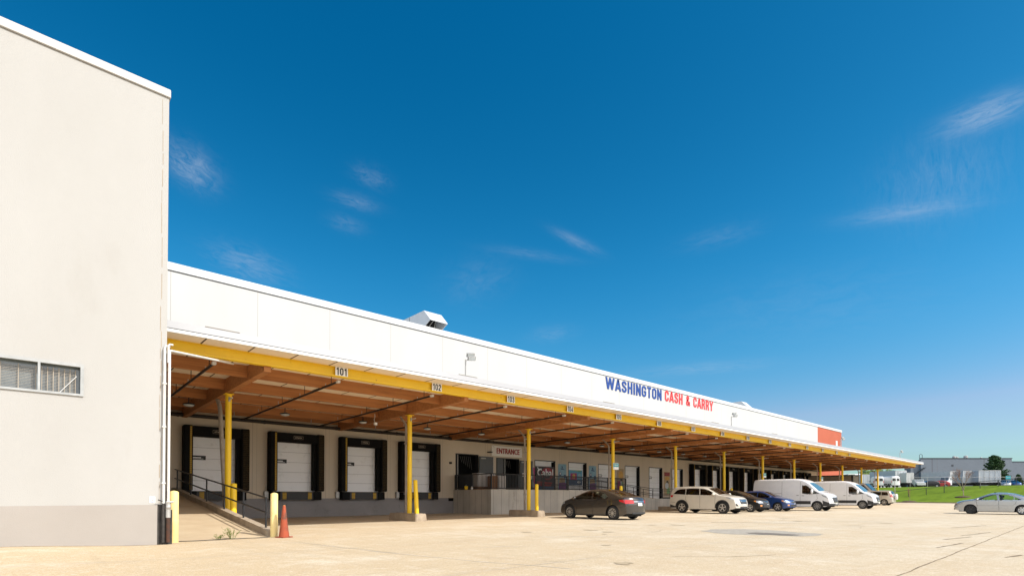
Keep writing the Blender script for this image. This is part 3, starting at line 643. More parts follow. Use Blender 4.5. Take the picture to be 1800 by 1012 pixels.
# roof vent hoods
def hood(x0, ztop, label):
    t = thing('roof_vent', label, 'vent', (x0, 33, 11.4)); h = ztop - 11.4; w = 1.45
    P = [(2.2, 0), (2.2, h), (-1.55, h), (-2.35, h - .80), (-1.62, h - 1.12), (-1.2, h - 1.12), (-1.2, 0)]
    m = MB(); m.prism(P, 0, .04, 'x'); m.prism(P, w - .04, w, 'x')
    m.prism([(2.2, h), (-1.55, h), (-2.35, h - .80), (-2.35, h - .84), (-1.53, h - .05), (2.2, h - .05)], .04, w - .04, 'x')
    m.build('hood', 'vent_metal', t)
    MB().box(.04, w - .04, -1.2, 2.2, 0, .5).build('curb_frame', 'vent_metal', t)
    MB().box(.04, w - .04, -.9, -.86, .5, h - .06).build('throat', 'under', t)
    MB().tube([(.4, -1.6, h - 1.05), (.7, -1.9, h - .45)], .02, 6).build('brace', 'galv', t); MB().tube([(.9, -1.25, .5), (.9, -1.7, h - .3)], .02, 6).build('brace', 'galv', t)
    MB().box(-.006, .0, .3, .34, .2, h - .02).build('seam', 'bldg_dark', t)
hood(20.2, 13.95, 'large angular metal vent hood on the roof edge above number 102')
hood(68.6, 13.4, 'small far metal vent hood on the roof right of the lettering')

# ================================================================ CANOPY
CYF, BY, PY = 16.05, 16.75, 21.1        # fascia face, yellow beam face, post row
CX0, CX1 = 2.42, 88.35
CN = thing('canopy', 'long flat loading dock canopy with yellow edge beam and brown timber beams', 'canopy', (46, 22, 0))
MB().box(CX0, CX1, CYF + .05, WY - .01, 5.33, 5.42).build('deck', 'deck', CN, True)
m = MB(); m.box(CX0, CX1, CYF - .035, CYF + .05, 5.335, 5.412); m.build('lower_fascia', 'fascia_white', CN, True)
MB().box(CX0, CX1, CYF + .02, CYF + .049, 5.412, 5.436).build('drip_shadow_strip', 'under', CN, True)  # near-black strip painted in as the shadow line of the drip edge
m = MB(); m.prism([(CYF + .055, 5.436), (CYF - .03, 5.436), (CYF + .01, 5.63), (CYF + .35, 5.66), (CYF + .35, 5.436)], CX0 - .06, CX1 + .05, 'x')
m.build('upper_fascia', 'fascia_grey', CN, True)
MB().box(CX0, CX1, CYF + .12, WY - .01, 5.421, 5.60).build('roof', 'fascia_grey', CN, True)
MB().box(CX0 - .05, CX0 - .01, CYF + .0, CYF + .35, 5.35, 6.0).build('end_flashing', 'galv', CN, True)
m = MB()
X0, X1 = CX0 + .03, CX1 - .45
m.box(X0, X1, BY + .06, BY + .10, 5.05, 5.31); m.box(X0, X1, BY - .02, BY + .19, 5.02, 5.05); m.box(X0, X1, BY - .02, BY + .19, 5.31, 5.328)
m.build('edge_beam', 'yellow', CN, True)
for i in range(12):
    x = PX0 + BAY * i
    MB().hexa([(x - .10, BY + .105, 4.86), (x + .10, BY + .105, 4.86), (x + .10, WY - .02, 4.74), (x - .10, WY - .02, 4.74),
               (x - .10, BY + .105, 5.325), (x + .10, BY + .105, 5.325), (x + .10, WY - .02, 5.325), (x - .10, WY - .02, 5.325)]).build('main_beam', 'wood', CN, True)
for j, y in enumerate((18.6, 21.25, 23.9, 26.55)):
    for i in range(-1, 12):
        xa = CX0 + .02 if i < 0 else PX0 + BAY * i + .105; xb = min(PX0 + BAY * (i + 1) - .105, CX1 - .3)
        if xb - xa > .5: MB().box(xa, xb, y - .07, y + .07, 4.955, 5.328).build('purlin', 'wood', CN, True)
MB().box(CX0, 87, WY - .06, WY - .012, 5.05, 5.329).build('ledger', 'wood', CN, True)

# posts, footings, bollards, downspouts
def make_post():
    t = thing('canopy_post', '', 'post', (0, 0, 0), group='yellow canopy posts')
    MB().lathe([(.105, .0), (.105, 4.76)], 20).build('shaft', 'yellow', t, smooth=True)
    MB().box(-.15, .15, -.15, .15, 4.76, 4.783).build('cap_plate', 'yellow', t)
    MB().tube([(0, -.10, 4.57), (.0, -.50, 4.585)], .022, 8).build('bracket', 'white_pipe', t, smooth=True)
    MB().box(-.03, .03, -.14, -.10, 4.50, 4.66).build('clip', 'galv', t)
    return t
p0 = make_post()
where = ['leftmost yellow canopy post, standing beside the ramp railing', 'yellow canopy post in front of the fourth dock door', 'yellow canopy post right of the ENTRANCE banner', 'yellow canopy post with teal sign behind the brown sedan',
         'yellow canopy post rising behind the white SUV roof rear', 'yellow canopy post behind the white SUV windscreen', 'yellow canopy post with teal sign behind the first van rear', 'yellow canopy post behind the first van cab roof',
         'yellow canopy post with teal sign behind the second van rear', 'yellow canopy post over the middle of the second van roof', 'yellow canopy post above the second van windscreen', 'farthest yellow canopy post before the grass bank']
POSTS = [(PX0 + BAY * i, PY) for i in range(12)]
for i, (x, y) in enumerate(POSTS):
    o = p0 if i == 0 else dup(p0, (0, 0, 0))
    o.location = (x, y, 0); o['label'] = where[i]
nick = ['beside the ramp', 'by the fourth dock door', 'right of the ENTRANCE banner', 'behind the brown sedan', 'behind the white SUV', 'between the white SUV and black car', 'behind the first van rear', 'behind the first van cab', 'behind the second van rear', 'behind the second van roof', 'beyond the second van cab', 'at the far end of the canopy']
def footing(i):
    x, y = POSTS[i]; m = MB()
    m.hexa([(x - .30, y - 1.0, -.05), (x + .30, y - 1.0, -.05), (x + .30, y + 1.35, -.05), (x - .30, y + 1.35, -.05), (x - .27, y - .97, .34), (x + .27, y - .97, .34), (x + .27, y + 1.33, .34), (x - .27, y + 1.33, .34)])
    return tag(m.build('concrete_footing', 'curb', bevel=.03), 'low concrete footing under the yellow post ' + nick[i], 'footing', 'concrete post footings')
for i in range(1, 12): footing(i)
def bollard(x, y, z0, h, r, label, mt, lean=(0, 0), grp=None):
    m = MB(); prof = [(r, 0), (r, h - r * .35), (r * .86, h - r * .12), (r * .5, h), (.01, h + .01)]
    m.lathe(prof, 20); m.v = [(p[0] + lean[0] * p[2], p[1] + lean[1] * p[2], p[2]) for p in m.v]
    o = m.build('bollard', mt, smooth=True); o.location = (x, y, z0); return tag(o, label, 'bollard', grp)
G = 'yellow bollards on the post footings'
bollard(5.31, 20.38, 0, 1.56, .105, 'tall yellow bollard right beside the post at the ramp railing', 'yellow')
for i in range(1, 12):
    x, y = POSTS[i]
    bollard(x, y - .62, .335, 1.42 if i > 1 else 1.5, .095, 'yellow bollard %son the footing %s' % ('leaning ' if i == 1 else '', nick[i]), 'yellow', (0, .09) if i == 1 else (0, 0), G)
bollard(2.60, 15.05, 0, 1.24, .105, 'pale yellow bollard left of the ramp at the building corner', 'yellow_pale')
bollard(4.98, 15.2, 0, 1.20, .095, 'pale yellow bollard at the ramp curb end beside the cone', 'yellow_pale')
def downspout(i):
    x, y = POSTS[i]; m = MB()
    if i == 0:
        t = thing('downspout', 'crooked leaning grey downspout beside the post at the ramp', 'downspout', (x, y + .4, 0))
        m.tube([(x, y + 2.1, 5.25), (x, y + 1.25, 4.55), (x, y + 1.12, 4.35), (x, y + .75, 2.6), (x, y + .47, 1.35), (x, y + .3, .5)], .075, 10)
    else:
        t = thing('downspout', 'grey downspout with slanting top beside the yellow post ' + nick[i], 'downspout', (x, y + .3, 0), group='downspouts beside the canopy posts')
        m.tube([(x, y + .85, 4.95), (x, y + .80, 4.78), (x, y + .36, 4.42), (x, y + .32, 4.28), (x, y + .31, .34)], .05, 10)
    m.build('pipe', 'grey_pipe', t, True, smooth=True)
    mm = MB(); zc = (3.5, 1.2) if i else (1.0,)
    for z in zc: mm.box(x - .06, x + .06, y + .1, y + .40, z, z + .035)
    mm.build('strap', 'galv', t, True)
for i in range(12): downspout(i)

# bay number signs on the edge beam
for n in range(15):
    x = 7.58 + PITCH * n * .997
    t = thing('number_sign', 'white plate numbered %d on the yellow canopy edge beam' % (101 + n), 'sign', (x, BY - .025, 5.185), group='bay number plates on the yellow beam')
    MB().box(-.215, .215, -.012, -.001, -.135, .14).build('plate', 'sign_white', t)
    sign_text('numerals', str(101 + n), x - .185, x + .185, 5.187, .245, 'black_ink', t, BY - .037, .17, .003, .09)

# teal parking signs on posts
for i, s in ((3, 'brown sedan'), (6, 'first white van'), (8, 'second white van')):
    x, y = POSTS[i]
    t = thing('parking_sign', 'teal and white sign on the yellow post behind the ' + s, 'sign', (x + .12, y - .13, 3.0), group='teal parking signs on posts')
    MB().box(-.24, .30, -.006, .006, -.02, .21).build('teal_panel', 'teal', t)
    MB().box(-.24, .30, -.006, .006, -.17, -.02).build('white_panel', 'sign_white', t)
    MB().box(-.26, .32, .007, .012, -.19, .23).build('backing', 'sign_white', t)
    MB().box(-.18, .24, -.009, -.006, .12, .14).box(-.16, .2, -.009, -.006, .06, .085).build('caption', 'sign_white', t)

# sprinkler pipes
t = thing('sprinkler_main', 'long dark sprinkler main running along the dock wall under the canopy', 'pipe', (40, 28.2, 4.8))
m = MB(); m.tube([(RX + .05, 28.2, 4.83), (87, 28.2, 4.75)], .085, 10); m.build('pipe', 'iron', t, True, smooth=True)
m = MB(); m2 = MB()
for k in range(22):
    x = 3.6 + PITCH * k; m.tube([(x, 28.2, 4.83), (x, 28.2, 5.33)], .018, 6); m2.lathe([(.10, -.04), (.10, .04)], 10, 'x', (x + 1.4, 28.2, 4.82))
m.build('hanger', 'galv', t, True); m2.build('coupling', 'iron', t, True)
br = thing('sprinkler_branch', '', 'pipe', (0, 0, 0), group='sprinkler branch pipes under the canopy')
MB().tube([(0, 17.3, 4.96), (0, 28.12, 4.83)], .04, 8).build('pipe', 'iron', br, smooth=True)
for y in (17.8, 20.2, 22.6, 25.2):
    MB().tube([(0, y, 4.94), (0, y, 5.33)], .012, 6).build('hanger', 'iron', br)
    MB().tube([(.01, y + .5, 4.93), (.01, y + .5, 5.06)], .014, 6).build('sprinkler_head', 'galv', br)
MB().box(-.05, .05, 17.18, 17.32, 4.92, 5.0).build('end_cap', 'white_pipe', br)
for k in range(23):
    o = br if k == 0 else dup(br, (0, 0, 0)); o.location = (3.95 + PITCH * k, 0, 0)
    o['label'] = 'dark sprinkler branch pipe under the canopy, nearest the cream building' if k == 0 else 'dark sprinkler branch pipe ending below the number %d plate' % (100 + k) if k <= 15 else 'dark sprinkler branch pipe under the far end of the canopy'
# dome lamps under the rear purlin
dl = thing('canopy_lamp', '', 'lamp', (0, 0, 0), group='dome lamps under the canopy')
MB().lathe([(.03, .02), (.20, -.03), (.22, -.07), (.20, -.075)], 18).build('shade', 'trim_black', dl, smooth=True)
MB().lathe([(.19, -.076), (.15, -.12), (.06, -.14), (.01, -.145)], 18).build('diffuser', 'lens', dl, smooth=True)
MB().tube([(0, 0, 0), (0, 0, .30)], .02, 6).build('stem', 'trim_black', dl)
lampn = ['over the ramp', 'above the first and second dock doors', 'above the third dock door', 'above the fourth dock door', 'left of the ENTRANCE banner', 'right of the ENTRANCE banner']
for k in range(14):
    o = dl if k == 0 else dup(dl, (0, 0, 0))
    o.location = (4.68 + 3.72 * k, 24.3, 4.80); o['label'] = ('dome lamp under the canopy timbers ' + lampn[k]) if k < 6 else 'small dome lamp under the canopy timbers right of the entrance doors'
# a loose hanging junction box near the second beam
t = thing('junction_box', 'small white box dangling from a cable beneath the second main beam', 'electrical box', (11.9, 22.6, 4.5))
MB().box(-.07, .07, -.05, .05, -.1, .02).build('box', 'sign_white', t, bevel=.01)
MB().tube([(-.02, 0, .0), (-.06, .03, .15), (.0, .05, .28), (-.02, .04, .42)], .012, 6).build('cable', 'white_pipe', t)

# floodlights and guards on the canopy roof
fl = thing('floodlight', '', 'floodlight', (0, 0, 0), group='twin floodlights on the canopy roof')
m = MB(); m.tube([(0, 0, 5.6), (0, 0, 6.64)], .028, 8); m.box(-.06, .06, -.06, .06, 5.6, 5.62); m.build('pole', 'galv', fl, smooth=True)
m = MB(); m.beam((-.02, 0, 6.58), (.12, -.12, 6.68), .03, .04); m.build('arm', 'galv', fl)
for k in (0, 1):
    m = MB(); c = Vector((.16 - .02 * k, -.12 - .10 * k, 6.83 - .16 * k))
    ax = Vector((.97, -.24, .10)).normalized(); nn = Vector((-.16, -.80, -.56)).normalized(); nn = (nn - ax * nn.dot(ax)).normalized(); up = nn.cross(ax).normalized()
    def bx(c, a, b, h): return [c - ax * a - up * b - nn * h, c + ax * a - up * b - nn * h, c + ax * a + up * b - nn * h, c - ax * a + up * b - nn * h, c - ax * a - up * b + nn * h, c + ax * a - up * b + nn * h, c + ax * a + up * b + nn * h, c - ax * a + up * b + nn * h]
    hd = m.hexa(bx(c, .165, .078, .04)).build('lamp_head', 'galv', fl)
    MB().hexa(bx(c + nn * .043, .14, .058, .004)).build('lens', 'lens', hd)
for k, x in enumerate((13.1, 36.2, 59.2, 82.1)):
    o = fl if k == 0 else dup(fl, (0, 0, 0)); o.location = (x, 17.3, 0)
    o['label'] = ['twin floodlight on a pole above the number 102 plate', 'twin floodlight on a pole right of the red lettering', 'twin floodlight on a pole at the orange end of the parapet', 'tiny floodlight on a pole at the far end of the canopy'][k]
for k, x in enumerate((4.1, 12.95, 22.0, 33.2, 42.6)):
    t = thing('drain_scupper', ['beige roof drain box on the canopy edge near the cream building', 'beige roof drain box at the foot of the first floodlight', 'beige roof drain box on the canopy edge below the blue lettering', 'beige roof drain box left of the second floodlight', 'far beige roof drain box right of the second floodlight'][k], 'roof drain', (x, 16.9, 5.6), group='drain boxes along the canopy edge')
    MB().box(-.45, .45, .06, .10, .2, .28).box(-.45, .45, 0, .1, .28, .295).build('rail', 'grille', t)
    m = MB(); m.box(-.24, -.20, 0, .06, 0, .26); m.box(.10, .14, 0, .06, 0, .26); m.box(.42, .45, 0, .06, 0, .26); m.box(-.45, -.42, 0, .06, 0, .26); m.build('leg', 'fascia_white', t)
    MB().box(-.19, .41, .03, .06, .17, .255).build('slot', 'galv', t)

# ================================================================ DOCK DOORS WITH SEALS
def make_dock():
    t = thing('dock_door', '', 'dock door', (0, 0, 0), group='dock doors with black foam seals')
    y0, y1 = 28.02 - WY, -.002
    MB().box(-1.14, 1.14, .06, .12, 1.36, 3.93).build('door_panel', 'door_white', t)
    MB().box(-1.40, -1.03, y0, y1, 1.36, 4.38).build('left_pad', 'seal', t, bevel=.03)
    MB().box(1.03, 1.40, y0, y1, 1.36, 4.38).build('right_pad', ['seal'], t, bevel=.03)
    MB().box(1.10, 1.385, y0 - .012, y0 + .02, 1.42, 4.33).build('ribbed_face', 'seal_rib', t)
    MB().box(-1.16, -1.08, y0 - .012, y0 + .01, 1.40, 4.34).build('warning_stripe', 'stripe', t)
    h = MB().box(-1.03, 1.03, y0 + .03, y1, 3.88, 4.36).build('header_pad', 'seal', t, bevel=.03)
    pl = MB(); 
    for x0, x1, z0, z1 in ((-.22, .26, 4.05, 4.062), (-.22, .26, 4.208, 4.22), (-.22, -.21, 4.05, 4.22), (.25, .26, 4.05, 4.22)): pl.box(x0, x1, y0 + .018, y0 + .03, z0, z1)
    for i in range(5): pl.box(-.15 + .07 * i, -.10 + .07 * i, y0 + .018, y0 + .03, 4.10 + .01 * (i % 2), 4.16 + .012 * (i % 2))
    pl.build('maker_plate', 'grille', h)
    MB().box(.86, 1.03, y0 + .2, y1, 1.40, 3.88).build('side_curtain', 'seal', t)
    m = MB(); m.box(-1.03, -.40, .045, .06, 2.82, 3.02); m.build('door_notice', 'black_ink', t)
    MB().box(-.96, -.60, .038, .045, 2.90, 2.945).box(-.95, -.50, .038, .045, 2.86, 2.875).build('notice_text', 'sign_white', t)
    MB().box(-.85, .85, -.36, .0, .93, 1.345).build('leveller_lip', 'trim_black', t)
    MB().box(-1.30, -.86, -.42, 0, .90, 1.35).build('bumper', 'dark', t, bevel=.02)
    MB().box(.86, 1.28, -.42, 0, .90, 1.35).build('bumper', 'dark', t, bevel=.02)
    for x in (-.74, .56): MB().box(x, x + .2, -.368, -.36, .95, 1.30).build('yellow_mark', 'stripe', t)
    MB().box(-1.56, -1.37, -.18, -.002, 1.0, 1.36).build('control_box', 'galv', t, bevel=.015)
    return t
d0 = make_dock()
lab = ['white dock door with black seal behind the leftmost yellow post', 'white dock door with black seal above the orange cone', 'white dock door with black seal, third from the ramp', 'white dock door with black seal partly hidden by a yellow post']
labs = ['first black-sealed dock door right of the plain white doors', 'second black-sealed dock door right of the plain white doors', 'third black-sealed dock door right of the plain white doors', 'black-sealed dock door seen left of the first van rear', 'black-sealed dock door just above the first van rear roof', 'black-sealed dock door above the middle of the first van', 'black-sealed dock door above the front half of the first van', 'black-sealed dock door above the first van windscreen', 'farthest black-sealed dock door beside the box truck']
for k, cx in enumerate(doors + sd):
    o = d0 if k == 0 else dup(d0, (0, 0, 0)); o.location = (cx - .03, WY, 0); o['label'] = (lab + labs)[k]
MB  # (dock doors end)

# plain white doors over the raised platform
def plain_door(cx, z0, label, notice=True):
    t = thing('dock_door', label, 'dock door', (cx, WY, 0), group='plain white dock doors')
    MB().box(-1.075, 1.075, .17, .22, z0, 3.775).build('door_panel', 'door_white', t)
    m = MB(); m.box(-1.12, -1.075, -.02, .2, z0, 3.82); m.box(1.075, 1.12, -.02, .2, z0, 3.82); m.box(-1.075, 1.075, -.02, .2, 3.775, 3.82); m.build('frame', 'trim_black', t)
    MB().box(.88, 1.07, -.0, .17, z0, 3.7).build('painted_jamb_shade', 'dark', t)  # black box standing in for the shade along the right jamb
    if notice:
        nb = MB().box(-.98, -.42, .15, .168, 2.74, 2.95).build('notice', 'black_ink', t)
        MB().box(-.93, -.47, .145, .15, 2.79, 2.90).build('notice_field', 'sign_white', nb)
    return t
pn = ['plain white door behind the Cabal banner', 'plain white door behind the blue poster with yellow square', 'plain white door left of the teal-signed post', 'plain white door right of the teal-signed post', 'plain white door above the end of the ramp railing', 'plain white door partly hidden by the post behind the SUV']
for k, cx in enumerate(pd): plain_door(cx, .8 if cx > 39 else 1.3, pn[k], k > 1)

# ================================================================ ENTRANCE DOORS, BANNER, POSTERS
def entrance(x0, x1, z1, leaf_side, leafw, label, fan):
    t = thing('entrance_door', label, 'door', (x0, WY, 1.5))
    m = MB(); m.box(x0 - .08, x0, WY - .03, WY + .28, 1.5, z1 + .05); m.box(x1, x1 + .05, WY - .03, WY + .28, 1.5, z1 + .05); m.box(x0, x1, WY - .03, WY + .28, z1, z1 + .05)
    m.build('frame', 'trim_black', t, True)
    MB().box(x1 + .06, x1 + .06 + leafw, WY - .10, WY - .05, 1.52, z1 - .05).build('open_leaf', 'grey_door', t, True)
    MB().box(x1 + .2, x1 + .62, WY - .125, WY - .10, z1 - .22, z1 - .14).build('closer', 'galv', t, True)
    MB().box(x1 + .06 + leafw, x1 + .10 + leafw, WY - .11, WY - .04, 1.52, z1 - .05).build('leaf_edge', 'galv', t, True)
    if leaf_side: MB().box(x0, x0 + leaf_side, WY + .02, WY + .07, 1.52, z1).build('fixed_leaf', 'grey_door', t, True)
    MB().tube([(x0 + leaf_side + .05, WY - .06, 1.52), (x0 + leaf_side + .05, WY - .06, z1 - .02)], .035, 8).build('jamb_post', 'galv', t, True)
    m = MB()
    for k in range(fan):                                   # swept-back strip curtain catching light
        a0 = x0 + leaf_side + .65 + .17 * k; m.beam((a0, WY + .5, z1 - .06), (a0 + .34, WY + .75, z1 - .45 - .10 * k), .012, .02)
    m.build('strip_curtain', 'galv', t, True)
    return t
entrance(20.85, 22.62, 3.87, 0, 1.22, 'left entrance doorway, dark inside with a grey leaf folded open', 6)
entrance(24.35, 26.40, 3.75, .62, 1.28, 'right entrance doorway under the ENTRANCE banner with grey open leaf', 3)
MB  # notices on the right leaf
for k, (x, z, w, h) in enumerate(((26.85, 2.66, .34, .26), (27.5, 2.48, .34, .24))):
    t = thing('paper_notice', 'white paper notice on the right grey entrance leaf' if k == 0 else 'white paper notice beside the post on the right entrance leaf', 'notice', (x, WY - .115, z))
    MB().box(-w / 2, w / 2, -.008, 0, -h / 2, h / 2).build('sheet', 'sign_white', t)
    m = MB()
    for q in range(3): m.box(-w * .36, w * .3, -.010, -.008, -h * .3 + q * .07, -h * .3 + q * .07 + .018)
    m.build('print', 'black_ink', t)
t = thing('entrance_banner', 'cream ENTRANCE banner with dark red letters above the doorway', 'banner', (25.25, WY - .04, 4.27))
vs = []; fs = []; nx = 24
for j in range(7):
    for i in range(nx + 1):
        u, v = i / nx, j / 6; sag = .05 * math.sin(u * math.pi) * (1 if j == 6 else .5)
        vs.append((-1.45 + 2.9 * u, -.02 + .02 * mnoise.noise((u * 6, v * 4, 0)), -.36 + .74 * v - sag * .5))
for j in range(6):
    for i in range(nx): fs.append((j * (nx + 1) + i, j * (nx + 1) + i + 1, (j + 1) * (nx + 1) + i + 1, (j + 1) * (nx + 1) + i))
MB().add(vs, fs).build('vinyl', 'banner', t, smooth=True)
fit_text('lettering', 'ENTRANCE', 24.25, 26.4, .38, 'dkred_ink', 4.28, t, WY - .095, .004)
m = MB()
for sx, z in ((-1, 1), (1, 1)): m.beam((1.2 * sx, -.05, .22), (1.43 * sx, -.05, .36), .01, .012)
m.build('rope', 'grille', t)
MB().box(23.45, 23.7, WY - .28, WY, 4.1, 4.17).build('bracket_lamp', 'iron')
tag(bpy.data.objects['bracket_lamp'], 'small dark lamp bracket left of the ENTRANCE banner', 'lamp')
tag(MB().box(20.25, 20.42, WY - .1, WY - .001, 3.2, 3.33).build('wall_box', 'iron', bevel=.01), 'small dark box on the wall left of the entrance doorways', 'electrical box')

def poster(x0, x1, z0, z1, label, shapes, base, y=WY):
    t = thing('poster', label, 'poster', ((x0 + x1) / 2, y, (z0 + z1) / 2)); w, h = x1 - x0, z1 - z0
    MB().box(-w / 2, w / 2, -.03, -.002, -h / 2, h / 2).build('board', base, t)
    for k, (mt, pts) in enumerate(shapes):
        MB().prism([((p[0] - .5) * w, (p[1] - .5) * h) for p in pts], -.033 - .002 * k, -.0305 - .002 * k, 'y').build('printed_shape', mt, t)
    return t
def ell(cx, cy, rx, ry, n=14): return [(cx + rx * math.cos(2 * math.pi * k / n), cy + ry * math.sin(2 * math.pi * k / n)) for k in range(n)]
t = poster(28.12, 30.15, 1.55, 3.35, 'black and red Cabal banner with white script on the first plain door', [
    ('poster_red', ell(.62, .70, .34, .26)), ('poster_black', ell(.55, .66, .22, .17)), ('poster_pink', ell(.55, .80, .2, .05)),
    ('poster_red', [(.05, .18), (.82, .18), (.86, .34), (.05, .38)]), ('poster_white', [(.08, .82), (.28, .92), (.30, .88), (.12, .78)]), ('poster_white', [(.05, .95), (.16, .80), (.20, .82), (.10, .98)]),
    ('poster_navy', [(0, 0), (.95, 0), (.95, .16), (0, .16)])], 'poster_black', WY - .02)
fit_text('lettering', 'Cabal', 28.25, 29.95, .56, 'sign_white', 2.90, t, WY - .085, .012, .005)
poster(27.72, 28.02, 1.55, 3.25, 'narrow pink poster left of the Cabal banner', [('poster_white', ell(.5, .2, .4, .15)), ('poster_red', ell(.5, .6, .3, .2))], 'poster_pink')
for xa, s in ((30.6, 'between the first two plain doors'), (34.32, 'right of the blue yellow-square poster')):
    poster(xa, xa + .92, 1.6, 3.62, 'pale blue poster with purple foot ' + s, [('poster_purple', [(.04, 0), (.96, 0), (.96, .26), (.5, .33), (.04, .26)]), ('poster_beige', [(.1, .26), (.85, .30), (.75, .48), (.15, .46)]), ('poster_navy', ell(.22, .60, .16, .10)), ('poster_white', ell(.24, .63, .08, .05)), ('poster_navy', ell(.80, .52, .16, .08)), ('poster_navy', [(.3, .84), (.75, .80), (.75, .77), (.3, .79)]), ('poster_navy', [(.36, .92), (.5, .92), (.62, .82), (.42, .85)])], 'poster_blue')
poster(31.93, 33.6, 2.0, 3.2, 'wide blue poster with a yellow and red square on a plain door', [('poster_navy', [(0, 0), (1, 0), (1, .3), (0, .34)]), ('poster_pink', [(.14, .36), (.60, .36), (.60, .80), (.14, .78)]), ('poster_yellow', ell(.38, .58, .11, .16)), ('poster_green', [(.2, .97), (.9, .9), (.9, .99), (.2, 1.0)]), ('poster_blue', ell(.8, .6, .12, .2)), ('poster_white', ell(.75, .2, .12, .08))], 'poster_sky', WY + .14)
poster(38.12, 39.05, 1.35, 3.5, 'faded poster of a bottle with magenta and green foot right of the teal sign', [('poster_pink', [(.05, 0), (.5, 0), (.5, .5), (.1, .5)]), ('poster_green', [(.6, .05), (.95, .05), (.95, .45), (.65, .5)]), ('poster_yellow', ell(.55, .75, .35, .16)), ('poster_white', ell(.6, .42, .14, .12)), ('bark', ell(.62, .56, .2, .06)), ('poster_purple', [(.05, 0), (.45, 0), (.45, .2), (.05, .2)])], 'poster_beige')
poster(45.55, 46.6, 1.2, 3.45, 'faded red and green poster above the white SUV rear', [('poster_red', [(.05, .82), (.95, .82), (.95, .98), (.05, .98)]), ('poster_green', [(.45, .05), (.95, .05), (.9, .35), (.5, .3)]), ('bark', ell(.55, .55, .2, .08)), ('poster_white', ell(.45, .40, .3, .14)), ('poster_yellow', ell(.5, .72, .4, .08))], 'poster_beige')
# items standing on the platform
t = thing('carton', 'white-wrapped carton behind the platform railing below the grey leaf', 'carton', (21.9, 27.0, 1.53))
MB().box(-.72, .72, -.3, .3, .2, 1.05).build('box', 'carton', t, bevel=.02); MB().box(-.72, .72, -.3, .3, 0, .195).build('pallet', 'card', t)
t = thing('carton', 'brown and cream carton stack behind the railing corner', 'carton', (22.75, 26.4, 1.53))
MB().box(-.30, .34, -.28, .28, .0, .90).build('box', 'carton', t, bevel=.02); MB().box(-.78, -.31, -.2, .3, 0, .88).build('side_box', 'card', t, bevel=.02)
t = thing('bucket', 'small yellow bucket on the platform edge', 'bucket', (20.35, 26.8, 1.53)); MB().lathe([(.09, 0), (.12, .2), (.11, .2), (.08, .02)], 14).build('pail', 'yellow', t, smooth=True); MB().tube([(-.1, 0, .18), (0, 0, .3), (.1, 0, .18)], .008, 6).build('handle', 'galv', t)
t = thing('bottle', 'small white bottle beside the yellow bucket on the platform edge', 'bottle', (20.42, 26.3, 1.53)); MB().lathe([(.06, 0), (.07, .1), (.03, .15), (.03, .19)], 12).build('body', 'sign_white', t, smooth=True)

# ================================================================ CONCRETE PLATFORM, ITS RAMP AND RAILINGS
PFX, PFY, PZ = 20.6, 24.66, 1.52
def pz(x): return PZ - .62 * min(1, max(0, (x - 31.2) / 6.6))
pl = thing('concrete_platform', 'raised grey board-marked concrete platform before the entrance with ramp', 'platform', (30, 26, 0))
MB().box(PFX, 31.2, PFY, WY - .005, -.2, PZ).build('block', 'conc_dark', pl, True)
m = MB(); m.prism([(31.2, -.2), (41.8, -.2), (41.8, pz(41)), (37.8, pz(37.8)), (31.2, PZ)], PFY, PFY + .2, 'y'); m.build('ramp_wall', 'conc_dark', pl, True)
m = MB(); m.prism([(31.2, -.2), (46.5, -.2), (46.5, .75), (40.5, .75), (31.2, PZ - .02)], PFY + .2, WY - .005, 'y'); m.build('ramp_slab', 'ramp', pl, True)
def rail(name, label, pts, hts, mt, posts=1.2, r=.022, balus=False, group=None):
    """hand rails over a walking line: pts (x,y,z floor)"""
    t = thing(name, label, 'railing', pts[0], group=group)
    for h in hts: MB().tube([(p[0], p[1], p[2] + h) for p in pts], r, 8).build('rail', mt, t, True, smooth=True)
    ba = MB()
    for a, b in zip(pts, pts[1:]):
        a = Vector(a); b = Vector(b); n = max(1, round((b - a).length / posts))
        for k in range(n + (1 if b == Vector(pts[-1]) else 0)):
            p = a.lerp(b, k / n); MB().tube([p, p + Vector((0, 0, hts[0]))], r, 8).build('post', mt, t, True)
        if balus:
            nb = int((b - a).length / .125)
            for k in range(nb): p = a.lerp(b, (k + .5) / nb); ba.box(p.x - .013, p.x + .013, p.y - .013, p.y + .013, p.z + hts[-1], p.z + hts[0])
    if balus: ba.build('balusters', mt, t, True)
    return t
rail('platform_railing', 'black barred railing around the platform before the entrance doors', [(PFX + .06, WY - .1, PZ), (PFX + .06, PFY + .06, PZ), (34.2, PFY + .06, PZ - .02)], (.95, .08), 'black_metal', 2.2, .032, True)
rail('ramp_railing', 'front black two-bar railing sloping down the platform ramp behind the brown sedan', [(25.0, PFY + .03, 1.50), (31.2, PFY + .03, PZ - .15), (37.8, PFY + .03, pz(37.8) - .15), (41.7, PFY + .03, pz(41) - .15)], (.80, .40), 'black_metal', 1.3, .022)
rail('ramp_railing', 'rear black two-bar railing of the platform ramp ending near the white SUV', [(31.2, PFY + 1.7, PZ), (40.4, PFY + 1.7, .80), (46.5, PFY + 1.7, .80)], (.95, .5), 'black_metal', 1.7, .022)
t = thing('step_ladder', 'grey rolling steps against the platform wall left of the SUV', 'ladder', (41.2, 23.9, 0))
m = MB()
for k in range(4): m.box(-.35, .35, -.3 + .17 * k, -.08 + .17 * k, .22 + .24 * k, .25 + .24 * k)
m.build('treads', 'galv', t); m = MB()
for s in (-.36, .36): m.beam((s, -.32, .12), (s, .34, 1.05), .03, .04); m.beam((s, .34, .08), (s, .34, 1.9), .03, .03)
m.build('frame', 'galv', t)
